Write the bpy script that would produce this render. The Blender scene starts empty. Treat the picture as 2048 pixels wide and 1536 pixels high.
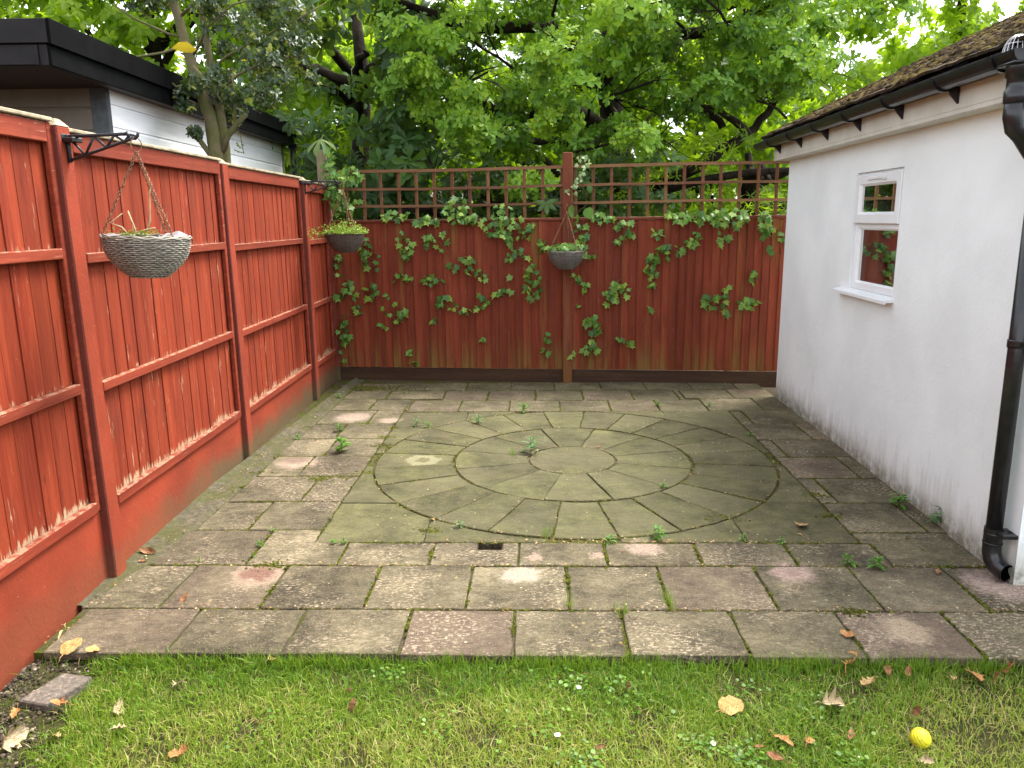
import bpy, math, random
import numpy as np
from mathutils import Vector, Matrix, Euler
random.seed(7)
rng = np.random.default_rng(11)
R = math.radians
SC = bpy.context.scene
COL = SC.collection

# ------------------------------------------------------------------ camera, sky, sun, exposure
def setup_view():
    th, ro = R(12.1), R(0.7)
    f = Vector((0, math.cos(th), -math.sin(th))); r = Vector((1, 0, 0)); u = r.cross(f)
    c, s = math.cos(ro), math.sin(ro)
    r2 = c*r - s*u; u2 = s*r + c*u
    if r2.dot(Vector((0, 0, -1))) < 0: r2 = c*r + s*u; u2 = -s*r + c*u
    m = Matrix((r2, u2, -f)).transposed().to_4x4(); m.translation = Vector((0, 0, 1.72))
    cd = bpy.data.cameras.new('camera'); cd.sensor_width = 36; cd.lens = 1540/2048*36
    cd.clip_end = 2000; cd.clip_start = 0.02
    co = bpy.data.objects.new('camera', cd); COL.objects.link(co); co.matrix_world = m
    SC.camera = co
setup_view()
SUN_DIR = Vector((0.42, 0.30, 0.86)).normalized()        # towards the sun
SUN_EL = math.asin(SUN_DIR.z); SUN_AZ = math.atan2(SUN_DIR.x, SUN_DIR.y)
W = bpy.data.worlds.new('World'); SC.world = W; W.use_nodes = True
wn = W.node_tree; bg = wn.nodes['Background']
sky = wn.nodes.new('ShaderNodeTexSky'); sky.sky_type = 'NISHITA'; sky.sun_disc = False
sky.sun_elevation = SUN_EL; sky.sun_rotation = SUN_AZ
try: sky.dust_density = 3.0; sky.air_density = 1.0
except Exception: pass
hs = wn.nodes.new('ShaderNodeHueSaturation'); hs.inputs['Saturation'].default_value = 0.27
hs.inputs['Value'].default_value = 1.0
wn.links.new(sky.outputs[0], hs.inputs['Color']); wn.links.new(hs.outputs[0], bg.inputs['Color'])
bg.inputs['Strength'].default_value = 0.15
sd = bpy.data.lights.new('sun', 'SUN'); sd.energy = 1.3; sd.angle = R(20); sd.color = (1, 0.95, 0.84)
so = bpy.data.objects.new('sun', sd); COL.objects.link(so)
so.rotation_euler = SUN_DIR.to_track_quat('Z', 'Y').to_euler(); so.location = (4, 6, 12)
SC.view_settings.view_transform = 'Standard'; SC.view_settings.look = 'None'
SC.view_settings.gamma = 1.0; SC.view_settings.exposure = 2.25
SC.view_settings.use_curve_mapping = False
SC.render.engine = 'CYCLES'
SC.cycles.max_bounces = 8; SC.cycles.transparent_max_bounces = 12; SC.cycles.transmission_bounces = 5

# ------------------------------------------------------------------ helpers: objects
def link(o, parent=None):
    COL.objects.link(o)
    if parent is not None: o.parent = parent
    return o
def tag(o, label=None, cat=None, group=None, kind=None):
    if label: o['label'] = label
    if cat: o['category'] = cat
    if group: o['group'] = group
    if kind: o['kind'] = kind
    return o
def thing(name, label, cat, loc=(0, 0, 0), rz=0.0, group=None, kind=None):
    o = bpy.data.objects.new(name, None); o.empty_display_size = .05
    link(o); o.location = loc; o.rotation_euler = (0, 0, rz)
    return tag(o, label, cat, group, kind)
def copy_tree(o, parent=None):
    c = o.copy(); link(c)
    if parent is not None: c.parent = parent
    for ch in list(o.children): copy_tree(ch, c)
    return c
def inst(name, mesh, parent=None, loc=(0, 0, 0), rot=(0, 0, 0), scale=(1, 1, 1)):
    o = bpy.data.objects.new(name, mesh); link(o, parent)
    o.location = loc; o.rotation_euler = rot; o.scale = scale
    return o

class MB:
    def __init__(s): s.v = []; s.f = []; s.t = None
    def add(s, vs, fs):
        n = len(s.v); s.v += [tuple(p) for p in vs]; s.f += [tuple(i+n for i in f) for f in fs]
    def box(s, a, b, bev=0.0, jit=0.0):
        x0, y0, z0 = a; x1, y1, z1 = b
        if x0 > x1: x0, x1 = x1, x0
        if y0 > y1: y0, y1 = y1, y0
        if z0 > z1: z0, z1 = z1, z0
        if bev <= 0:
            vs = [(x0,y0,z0),(x1,y0,z0),(x1,y1,z0),(x0,y1,z0),(x0,y0,z1),(x1,y0,z1),(x1,y1,z1),(x0,y1,z1)]
            s.add(vs, [(0,3,2,1),(4,5,6,7),(0,1,5,4),(1,2,6,5),(2,3,7,6),(3,0,4,7)]); return
        e = min(bev, (x1-x0)/2.1, (y1-y0)/2.1, (z1-z0)/2.1)
        vs = []
        for sx in (0, 1):
            for sy in (0, 1):
                for sz in (0, 1):
                    X, Y, Z = (x0, x1)[sx], (y0, y1)[sy], (z0, z1)[sz]
                    dx, dy, dz = (e, -e)[sx], (e, -e)[sy], (e, -e)[sz]
                    vs += [(X, Y+dy, Z+dz), (X+dx, Y, Z+dz), (X+dx, Y+dy, Z)]
        bm_hull(s, vs)
    def tube(s, pts, r, n=8, cap=True, closed=False):
        pts = [Vector(p) for p in pts]; m = len(pts)
        rs = r if isinstance(r, (list, tuple)) else [r]*m
        base = len(s.v); up = None
        for i, p in enumerate(pts):
            if closed: t = pts[(i+1) % m]-pts[i-1]
            else: t = pts[min(i+1, m-1)]-pts[max(i-1, 0)]
            if t.length < 1e-9: t = Vector((0, 0, 1))
            t.normalize()
            if up is None:
                up = t.orthogonal().normalized()
            else:
                up = (up - t*up.dot(t))
                up = up.normalized() if up.length > 1e-6 else t.orthogonal().normalized()
            w = t.cross(up)
            for k in range(n):
                a = 2*math.pi*k/n
                s.v.append(tuple(p + rs[i]*(math.cos(a)*up + math.sin(a)*w)))
        rings = m if closed else m-1
        for i in range(rings):
            for k in range(n):
                a = base+i*n; b = base+((i+1) % m)*n
                s.f.append((a+k, a+(k+1) % n, b+(k+1) % n, b+k))
        if cap and not closed:
            s.f.append(tuple(base+k for k in reversed(range(n))))
            s.f.append(tuple(base+(m-1)*n+k for k in range(n)))
    def lathe(s, prof, n=24, c=(0, 0, 0)):
        base = len(s.v)
        for (r, z) in prof:
            for k in range(n):
                a = 2*math.pi*k/n; s.v.append((c[0]+r*math.cos(a), c[1]+r*math.sin(a), c[2]+z))
        for i in range(len(prof)-1):
            for k in range(n):
                a = base+i*n; b = a+n
                s.f.append((a+k, a+(k+1) % n, b+(k+1) % n, b+k))
    def sweep(s, prof, path_axis, a0, a1, closed=True):
        # profile list of 2D pts swept straight along axis: 'y' -> prof is (x,z); 'x' -> prof is (y,z)
        base = len(s.v); n = len(prof)
        for a in (a0, a1):
            for (p, q) in prof:
                s.v.append((p, a, q) if path_axis == 'y' else (a, p, q))
        for k in range(n if closed else n-1):
            s.f.append((base+k, base+(k+1) % n, base+n+(k+1) % n, base+n+k))
        if closed:
            s.f.append(tuple(base+k for k in reversed(range(n)))); s.f.append(tuple(base+n+k for k in range(n)))
    def mesh(s, name, mat, smooth=False):
        me = bpy.data.meshes.new(name); me.from_pydata(s.v, [], s.f); me.update()
        import bmesh as _b
        bm = _b.new(); bm.from_mesh(me); _b.ops.recalc_face_normals(bm, faces=bm.faces); bm.to_mesh(me); bm.free()
        if mat: me.materials.append(mat)
        if smooth: me.polygons.foreach_set('use_smooth', [True]*len(me.polygons))
        return me
    def build(s, name, mat, parent=None, smooth=False, **kw):
        return inst(name, s.mesh(name, mat, smooth), parent, **kw)

def bm_hull(mb, vs):
    import bmesh as _b
    bm = _b.new()
    for v in vs: bm.verts.new(v)
    _b.ops.convex_hull(bm, input=bm.verts)
    bm.verts.ensure_lookup_table(); bm.verts.index_update()
    n = len(mb.v); mb.v += [tuple(v.co) for v in bm.verts]
    mb.f += [tuple(v.index+n for v in f.verts) for f in bm.faces]
    bm.free()

def np_mesh(name, verts, faces, mat, attr=None, smooth=False):
    """verts (N,3), faces (M,k) all the same k; attr: dict name-> per vertex float"""
    verts = np.asarray(verts, dtype=np.float32); faces = np.asarray(faces, dtype=np.int32)
    me = bpy.data.meshes.new(name); k = faces.shape[1]
    me.vertices.add(len(verts)); me.vertices.foreach_set('co', verts.ravel())
    me.loops.add(faces.size); me.loops.foreach_set('vertex_index', faces.ravel())
    me.polygons.add(len(faces)); me.polygons.foreach_set('loop_start', np.arange(0, faces.size, k, dtype=np.int32))
    if smooth: me.polygons.foreach_set('use_smooth', np.ones(len(faces), dtype=bool))
    for a, vals in (attr or {}).items():
        at = me.attributes.new(a, 'FLOAT', 'POINT'); at.data.foreach_set('value', np.asarray(vals, dtype=np.float32))
    me.update(calc_edges=True)
    if mat: me.materials.append(mat)
    return me

def scatter(tv, tf, pos, fwd, up, size, tint=None, sx=None):
    """place template (tv local: y = along, x = across, z = normal) at N frames."""
    tv = np.asarray(tv, float); tf = np.asarray(tf, int)
    pos = np.asarray(pos, float); N = len(pos)
    f = fwd/np.linalg.norm(fwd, axis=1, keepdims=True)
    x = np.cross(f, up); nx = np.linalg.norm(x, axis=1, keepdims=True); nx[nx < 1e-6] = 1; x /= nx
    z = np.cross(x, f)
    size = np.asarray(size, float).reshape(-1, 1, 1)*np.ones((N, 1, 1))
    wx = np.ones((N, 1, 1)) if sx is None else np.asarray(sx).reshape(-1, 1, 1)
    V = (tv[None, :, 0:1]*x[:, None, :]*wx + tv[None, :, 1:2]*f[:, None, :] + tv[None, :, 2:3]*z[:, None, :])*size + pos[:, None, :]
    F = tf[None]+(np.arange(N)*len(tv))[:, None, None]
    T = np.repeat(tint if tint is not None else rng.random(N), len(tv))
    return V.reshape(-1, 3), F.reshape(-1, tf.shape[1]), T

def rdir(n):
    v = rng.normal(size=(n, 3)); return v/np.linalg.norm(v, axis=1, keepdims=True)

# ------------------------------------------------------------------ helpers: materials
class G:
    def __init__(s, name, rough=0.7):
        s.m = bpy.data.materials.new(name); s.m.use_nodes = True
        s.t = s.m.node_tree; s.b = s.t.nodes['Principled BSDF']; s.b.inputs['Roughness'].default_value = rough
        s.out = s.t.nodes['Material Output']
        s._tc = None
    def set(s, inp, val):
        i = s.b.inputs[inp] if isinstance(inp, str) else inp
        if hasattr(val, 'is_output') or isinstance(val, bpy.types.NodeSocket): s.t.links.new(val, i)
        else: i.default_value = val
        return s
    def n(s, typ, **kw):
        nd = s.t.nodes.new(typ)
        for k, v in kw.items(): setattr(nd, k, v)
        return nd
    def lk(s, a, b):
        if isinstance(a, bpy.types.NodeSocket): s.t.links.new(a, b)
        else: b.default_value = a
    def obj(s):
        if s._tc is None: s._tc = s.n('ShaderNodeTexCoord')
        return s._tc.outputs['Object']
    def pos(s): return s.n('ShaderNodeNewGeometry').outputs['Position']
    def rnd(s): return s.n('ShaderNodeObjectInfo').outputs['Random']
    def attr(s, name): 
        a = s.n('ShaderNodeAttribute'); a.attribute_name = name; return a.outputs['Fac']
    def vec(s, v, scale=(1, 1, 1), loc=(0, 0, 0), rand=0.0):
        mp = s.n('ShaderNodeMapping'); s.lk(v, mp.inputs['Vector'])
        mp.inputs['Scale'].default_value = scale; mp.inputs['Location'].default_value = loc
        o = mp.outputs[0]
        if rand:
            va = s.n('ShaderNodeVectorMath', operation='ADD'); s.lk(o, va.inputs[0])
            mu = s.math('MULTIPLY', s.rnd(), rand); s.lk(mu, va.inputs[1]); o = va.outputs[0]
        return o
    def noise(s, v, scale=5, detail=4, rough=.55, dist=0.0):
        nd = s.n('ShaderNodeTexNoise'); s.lk(v, nd.inputs['Vector'])
        nd.inputs['Scale'].default_value = scale; nd.inputs['Detail'].default_value = detail
        nd.inputs['Roughness'].default_value = rough; nd.inputs['Distortion'].default_value = dist
        return nd.outputs['Fac']
    def voro(s, v, scale=5, feature='F1', out='Distance'):
        nd = s.n('ShaderNodeTexVoronoi', feature=feature); s.lk(v, nd.inputs['Vector'])
        nd.inputs['Scale'].default_value = scale; return nd.outputs[out]
    def math(s, op, a, b=0.0, c=None, clamp=False):
        nd = s.n('ShaderNodeMath', operation=op); nd.use_clamp = clamp
        s.lk(a, nd.inputs[0]); s.lk(b, nd.inputs[1])
        if c is not None: s.lk(c, nd.inputs[2])
        return nd.outputs[0]
    def step(s, v, lo, hi, to0=0.0, to1=1.0):
        nd = s.n('ShaderNodeMapRange', interpolation_type='SMOOTHSTEP'); s.lk(v, nd.inputs['Value'])
        nd.inputs['From Min'].default_value = lo; nd.inputs['From Max'].default_value = hi
        nd.inputs['To Min'].default_value = to0; nd.inputs['To Max'].default_value = to1
        return nd.outputs[0]
    def mix(s, f, a, b, blend='MIX'):
        nd = s.n('ShaderNodeMix', data_type='RGBA', blend_type=blend); s.lk(f, nd.inputs[0])
        for v, i in ((a, 6), (b, 7)):
            s.lk(v if isinstance(v, bpy.types.NodeSocket) else (*v, 1), nd.inputs[i])
        return nd.outputs[2]
    def ramp(s, f, stops):
        nd = s.n('ShaderNodeValToRGB'); s.lk(f, nd.inputs[0]); e = nd.color_ramp.elements
        while len(e) < len(stops): e.new(0.5)
        for el, (p, c) in zip(e, stops): el.position = p; el.color = (*c, 1)
        return nd.outputs[0]
    def sep(s, v):
        nd = s.n('ShaderNodeSeparateXYZ'); s.lk(v, nd.inputs[0]); return nd.outputs
    def bump(s, h, strength=.3, dist=.01, prev=None):
        nd = s.n('ShaderNodeBump'); s.lk(h, nd.inputs['Height'])
        nd.inputs['Strength'].default_value = strength; nd.inputs['Distance'].default_value = dist
        if prev is not None: s.lk(prev, nd.inputs['Normal'])
        s.lk(nd.outputs[0], s.b.inputs['Normal']); return nd.outputs[0]
    def val(s, c, k):  # scale brightness of colour by factor socket k
        nd = s.n('ShaderNodeHueSaturation'); s.lk(c if isinstance(c, bpy.types.NodeSocket) else (*c, 1), nd.inputs['Color'])
        s.lk(k, nd.inputs['Value']); return nd.outputs[0]
    def base(s, c): s.lk(c if isinstance(c, bpy.types.NodeSocket) else (*c, 1), s.b.inputs['Base Color']); return s
    def spec(s, v): s.b.inputs['Specular IOR Level'].default_value = v; return s

def m_simple(name, c, rough=.6, spec=.4, bump=None, var=.25, scale=20, metal=0.0):
    g = G(name, rough); v = g.obj()
    k = g.step(g.noise(v, scale, 5), .3, .7, 1-var, 1+var)
    g.base(g.val(c, k)).spec(spec); g.b.inputs['Metallic'].default_value = metal
    if bump: g.bump(g.noise(v, scale*3, 6), bump[0], bump[1])
    return g.m

def m_fence(name, c0, c1, worn=(.40, .29, .18), algae=0.0, wornamt=1.0, axis='z', endworn=True):
    """painted sawn timber: local z runs along a vertical board, local y along a rail"""
    g = G(name, .75); v = g.obj()
    st = (9, 9, .55) if axis == 'z' else ((9, .55, 9) if axis == 'y' else (.55, 9, 9))
    vv = g.vec(v, st, rand=37.0)
    big = g.noise(g.vec(v, (1.3, 1.3, 1.3), rand=19.0), 1.6, 3)
    grain = g.noise(vv, 6, 6, .65)
    c = g.mix(g.step(g.noise(vv, 1.3, 7, .7), .35, .65), c0, c1)
    c = g.mix(g.step(g.noise(g.vec(v, tuple(q*2.2 for q in st), rand=61.0), 2.0, 6, .75), .50, .68, 0, .55), c, tuple(q*.55 for q in c0))
    c = g.mix(g.step(g.noise(g.vec(v, tuple(q*1.7 for q in st), rand=83.0), 2.0, 6, .75), .56, .70, 0, .40), c, tuple(min(1, q*1.45+.02) for q in c1))
    c = g.val(c, g.step(g.math('ADD', g.rnd(), g.math('MULTIPLY', big, .9)), .2, 1.7, .84, 1.14))
    c = g.mix(g.step(g.noise(g.vec(v, (2.2, 2.2, 1.1), rand=29.0), 1.5, 5, .7), .52, .75, 0, .5), c, tuple(x*.55+.01 for x in c0))
    # knots
    kn = g.voro(g.vec(v, (7, 7, 2.6) if axis == 'z' else ((7, 2.6, 7) if axis == 'y' else (2.6, 7, 7)), rand=11.0), 1.0)
    c = g.mix(g.step(kn, .10, .05, 0, .55), c, tuple(x*.45 for x in c0))
    # thin scraped / flaked paint streaks
    fl = g.noise(g.vec(v, (70, 70, 5) if axis == 'z' else ((70, 5, 70) if axis == 'y' else (5, 70, 70)), rand=53.0), 1.0, 4, .7)
    m1 = g.math('MULTIPLY', g.step(fl, .63, .68), g.step(big, .45, .62))
    sp = g.step(g.noise(g.vec(v, (1, 1, 1), rand=5.0), 75, 3, .6), .73, .76, 0, .75)
    m = g.math('MAXIMUM', m1, sp)
    if axis == 'z' and endworn:
        z = g.sep(v)[2]
        fl2 = g.noise(g.vec(v, (60, 60, 3.0), rand=71.0), 1.0, 4, .75)
        th = g.step(z, 0.0, .17, .34, .80)
        m2 = g.math('MULTIPLY', g.step(g.math('SUBTRACT', g.math('ADD', fl2, g.math('MULTIPLY', g.math('SUBTRACT', g.noise(g.pos(), 3.5, 4, .7), .5), .45)), th), 0.0, .05), .85)
        # above each rail
        for zr in (.632, 1.252):
            dz = g.math('SUBTRACT', z, zr)
            th2 = g.step(dz, 0.0, .06, .56, .85)
            inside = g.math('GREATER_THAN', dz, 0.0)
            m3 = g.math('MULTIPLY', g.math('MULTIPLY', g.step(g.math('SUBTRACT', fl2, th2), 0, .04), inside), .6)
            m2 = g.math('MAXIMUM', m2, m3)
        m = g.math('MAXIMUM', m, m2)
    c = g.mix(g.math('MULTIPLY', m, wornamt), c, worn)
    if axis != 'z' and endworn:
        nz = g.sep(g.n('ShaderNodeNewGeometry').outputs['Normal'])[2]
        top = g.math('MULTIPLY', g.step(nz, .5, .8), g.step(g.noise(v, 25, 5, .7), .42, .58))
        c = g.mix(g.math('MULTIPLY', top, .7), c, (.33, .24, .15))
    if algae > 0:
        z = g.sep(g.pos())[2]
        an = g.noise(g.vec(v, (10, 10, .7), rand=91.0), 1.2, 4, .6)
        gate = g.step(g.rnd(), .45, .8)
        low = g.math('MULTIPLY', g.step(z, .55, .12), g.step(an, .38, .62))
        mid = g.math('MULTIPLY', gate, g.step(an, .52, .68, 0, .75))
        c = g.mix(g.math('MULTIPLY', g.math('MAXIMUM', low, mid), algae), c, (.19, .17, .035))
    g.base(c).spec(.25)
    h = g.math('ADD', g.math('MULTIPLY', grain, .7), g.math('MULTIPLY', fl, .3))
    g.bump(h, .45, .004)
    return g.m

def m_concrete_paint(name, c, rough_amt=.5):
    g = G(name, .8); v = g.obj(); p = g.pos()
    big = g.noise(g.vec(v, rand=13.0), 2.2, 4)
    cc = g.val(c, g.step(big, .3, .7, .82, 1.18))
    sp = g.step(g.noise(g.vec(v, rand=3.0), 90, 2), .72, .75)
    cc = g.mix(g.math('MULTIPLY', sp, .6), cc, (.5, .3, .22))
    z = g.sep(p)[2]; dn = g.noise(p, 3.5, 4, .6)
    dirt = g.step(g.math('ADD', z, g.math('MULTIPLY', dn, -.35)), .06, -.13)
    y = g.sep(p)[1]
    amt = g.step(y, 3.3, 5.5, .25, 1.0)
    cc = g.mix(g.math('MULTIPLY', g.math('MULTIPLY', dirt, amt), .85), cc, (.085, .075, .035))
    g.base(cc).spec(.3)
    g.bump(g.math('ADD', g.noise(v, 55, 6, .7), g.math('MULTIPLY', g.noise(v, 12, 3), 1.0)), rough_amt, .006)
    return g.m

def m_slab(name='riven_stone', green=False):
    g = G(name, .88); p = g.pos(); v = p
    nb = g.noise(g.vec(v, rand=9.0), 2.6, 6, .65)
    ns = g.noise(g.vec(v, (1, 1.5, 1), rand=9.0), 17, 8, .78)
    nf = g.noise(g.vec(v, (1, 1.5, 1), rand=2.0), 75, 4, .8)
    c = g.ramp(g.math('ADD', g.math('MULTIPLY', nb, .42), g.math('ADD', g.math('MULTIPLY', ns, .36), g.math('MULTIPLY', nf, .22))),
               [(.36, (.018, .015, .009)), (.46, (.062, .052, .031)), (.55, (.125, .105, .062)), (.67, (.27, .225, .145))])
    rv = g.rnd(); r2 = g.math('FRACT', g.math('MULTIPLY', rv, 7.31))
    c = g.mix(g.step(rv, .6, .95, 0, .35), c, g.mix(ns, (.045, .028, .022), (.24, .155, .125)))
    c = g.val(c, g.step(r2, 0, 1, .92, 1.14))
    # worn, pale bare patches with sandy flecks
    fm = g.step(g.noise(g.vec(v, rand=2.0), 2.9, 4, .65), .45, .62)
    fk = g.step(g.noise(g.vec(v, (1, 1.9, 1)), 42, 6, .75), .52, .60)
    c = g.mix(g.math('MULTIPLY', g.math('MULTIPLY', fk, fm), .72), c, (.44, .345, .245))
    fk2 = g.step(g.noise(g.vec(v, (1, 1.6, 1), (5, 3, 0)), 100, 3, .65), .61, .67, 0, .6)
    c = g.mix(fk2, c, (.40, .32, .22))
    # ochre lichen dots
    li = g.step(g.math('ADD', g.voro(g.vec(v, (1, 1, .01)), 19), g.math('MULTIPLY', g.noise(v, 60, 3), .12)), .23, .17)
    lm = g.step(g.noise(v, 1.9, 3), .52, .64)
    c = g.mix(g.math('MULTIPLY', g.math('MULTIPLY', li, lm), .55), c, (.36, .28, .11))
    # olive algae over the stone circle and towards the back
    pv = g.n('ShaderNodeVectorMath', operation='DISTANCE'); g.lk(p, pv.inputs[0]); pv.inputs[1].default_value = (.43, 5.38, 0)
    dn = g.math('ADD', pv.outputs['Value'], g.math('MULTIPLY', g.math('SUBTRACT', g.noise(v, 2.6, 4), .5), 1.0))
    al = g.step(dn, 1.5, 1.0) if not green else g.step(dn, 3.2, 1.6)
    y = g.sep(p)[1]
    bk = g.math('MULTIPLY', g.step(y, 5.6, 7.2, 0, .75), g.step(g.noise(v, 3.4, 4), .35, .6))
    al = g.math('MAXIMUM', al, bk)
    al = g.math('MULTIPLY', al, g.step(g.noise(v, 6, 7, .75), .35, .55, .70 if green else .25, .97 if green else .8))
    olive = g.ramp(g.math('ADD', g.math('MULTIPLY', g.noise(g.vec(v, rand=23.0), 3.8, 8, .75), .7), g.math('MULTIPLY', nf, .3)), [(.36, (.020, .019, .009)), (.5, (.072, .070, .029)), (.62, (.125, .120, .050)), (.75, (.20, .19, .095))])
    olive = g.mix(g.step(g.noise(g.vec(v, rand=31.0), 1.6, 4, .6), .40, .62, 0, .6), olive, g.mix(nf, (.055, .050, .026), (.15, .135, .075)))
    olive = g.val(olive, g.step(g.math('FRACT', g.math('MULTIPLY', rv, 13.7)), 0, 1, .89, 1.13))
    fk3 = g.step(g.noise(g.vec(v, (1, 1.4, 1), (2, 8, 0)), 85, 4, .7), .60, .68, 0, .35)
    olive = g.mix(fk3, olive, (.26, .24, .14))
    c = g.mix(al, c, olive)
    # pale lichen spots on the circle
    sp = g.step(g.voro(g.vec(v, (1, 1, .01), (2, 5, 0)), 21), .15, .09)
    c = g.mix(g.math('MULTIPLY', sp, g.step(g.noise(v, 2.3, 2), .55, .66, 0, .8)), c, (.40, .39, .24))
    # stains left by pots: (x, y, radius, colour, strength)
    O = (.43, 5.38); th = R(-1.9)
    def W_(u, w): return (O[0]+u*math.cos(th)-w*math.sin(th), O[1]+u*math.sin(th)+w*math.cos(th))
    for (u, w, r, col, ring) in ((-1.65, -1.86, .15, (.50, .37, .28), 0), (-1.65, -1.86, .12, (.085, .028, .020), 0), (-1.65, -1.86, .10, (.10, .032, .022), 0),
                                 (-.34, -1.86, .12, (.46, .39, .31), 0), (1.0, -1.84, .13, (.52, .36, .30), 0), (1.0, -1.84, .035, (.20, .12, .10), 0),
                                 (-2.0, -.06, .17, (.50, .36, .28), 0), (-2.03, 0.0, .12, (.055, .030, .025), 0),
                                 (1.3, -2.38, .13, (.42, .33, .22), 0), (1.22, -2.36, .05, (.17, .12, .08), 0), (.32, -1.55, .12, (.44, .32, .25), 0),
                                 (-1.9, 1.25, .20, (.46, .35, .28), 0), (-1.55, 1.13, .12, (.42, .31, .25), 0), (-1.09, -.01, .13, (.36, .35, .21), 1),
                                 (1.95, -1.95, .20, (.45, .33, .28), 0), (-.27, -1.66, .05, (.40, .28, .22), 0), (.06, -1.64, .05, (.40, .28, .22), 0)):
        X, Y = W_(u, w)
        dd = g.n('ShaderNodeVectorMath', operation='DISTANCE'); g.lk(p, dd.inputs[0]); dd.inputs[1].default_value = (X, Y, 0)
        q = g.math('ADD', dd.outputs['Value'], g.math('MULTIPLY', g.math('SUBTRACT', g.noise(v, 13, 7, .8), .5), .26))
        if ring:
            mm = g.math('MULTIPLY', g.step(q, r, r*.85), g.step(q, r*.3, r*.5)); mm = g.math('MULTIPLY', mm, .35)
        else: mm = g.math('MULTIPLY', g.step(q, r*1.1, r*.45), g.step(nf, .35, .6, .22, .66))
        c = g.mix(mm, c, col)
    # darker edges where damp and dirt gather, moss creeping from joints
    g.base(c).spec(.22)
    riv = g.noise(g.vec(v, (1, 1.7, 1), rand=4.0), 5.5, 7, .62, .6)
    h = g.math('ADD', g.math('MULTIPLY', riv, 1.0), g.math('MULTIPLY', ns, .35))
    b1 = g.bump(h, .9, .022)
    g.bump(g.noise(v, 110, 5, .75), .6, .004, b1)
    return g.m

def m_leaf(name, stops, trans=.45, rough=.45, spec=.35, use='tint', tcol=None, bump=False):
    g = G(name, rough); t = g.attr('tint') if use == 'tint' else g.rnd()
    c = g.ramp(t, stops)
    g.base(c).spec(spec)
    tr = g.n('ShaderNodeBsdfTranslucent')
    if tcol: g.lk((*tcol, 1), tr.inputs[0])
    else:
        mm = g.mix(.5, c, (.30, .42, .02), 'SCREEN'); g.lk(mm, tr.inputs[0])
    mx = g.n('ShaderNodeMixShader'); mx.inputs[0].default_value = trans
    g.t.links.new(g.b.outputs[0], mx.inputs[1]); g.t.links.new(tr.outputs[0], mx.inputs[2])
    g.t.links.new(mx.outputs[0], g.out.inputs[0])
    return g.m

RED0, RED1 = (.160, .018, .005), (.255, .038, .012)
M_boardL = m_fence('red_fence_paint', RED0, RED1)
M_railL = m_fence('red_rail_paint', (.155, .020, .008), (.22, .038, .016), axis='y', wornamt=.7, worn=(.36, .24, .15))
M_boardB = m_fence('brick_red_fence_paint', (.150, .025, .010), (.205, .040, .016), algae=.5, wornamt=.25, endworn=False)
M_trel = m_fence('trellis_timber', (.13, .055, .027), (.21, .105, .050), algae=.6, wornamt=.4, axis='x', worn=(.4, .27, .15))
M_trelv = m_fence('trellis_slat_timber', (.12, .044, .020), (.17, .078, .034), algae=.6, wornamt=.4, endworn=False, worn=(.4, .27, .15))
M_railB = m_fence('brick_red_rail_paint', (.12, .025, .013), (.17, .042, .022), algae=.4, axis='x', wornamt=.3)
M_conc = m_concrete_paint('red_painted_concrete', (.225, .032, .011))
M_concs = m_concrete_paint('dark_maroon_concrete', (.135, .027, .017), .9)
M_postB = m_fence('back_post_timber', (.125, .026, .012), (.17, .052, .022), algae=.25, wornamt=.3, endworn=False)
M_oldpost = m_fence('weathered_post', (.22, .17, .11), (.32, .26, .17), wornamt=.5, endworn=False, worn=(.2, .16, .1))
M_gravB = m_fence('damp_gravel_board', (.050, .024, .014), (.075, .040, .020), algae=.0, wornamt=.15, axis='x', endworn=False)
M_cap = m_simple('weathered_cap', (.30, .25, .17), .85, .2, (.4, .004), .35, 14)
M_slab = m_slab(); M_slabG = m_slab('green_riven_stone', True)

# ------------------------------------------------------------------ ground sheet
def m_soil():
    g = G('soil', .95); p = g.pos()
    c = g.ramp(g.noise(p, 9, 7, .7), [(.3, (.022, .017, .010)), (.55, (.060, .046, .028)), (.8, (.12, .095, .06))])
    g.base(c).spec(.1); g.bump(g.noise(p, 40, 6, .75), .9, .02); return g.m
M_soil = m_soil()
mb = MB()
xs = [-400, -60, -15, -6, -2.0, 6, 15, 60, 400]; ys = [-400, -60, -10, 0, 2.74, 6, 9, 14, 30, 80, 400]
vs = [(x, y, -.22) for y in ys for x in xs]
nx = len(xs)
mb.add(vs, [(j*nx+i, j*nx+i+1, (j+1)*nx+i+1, (j+1)*nx+i) for j in range(len(ys)-1) for i in range(nx-1)])
tag(mb.build('ground', M_soil), kind='structure')

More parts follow.
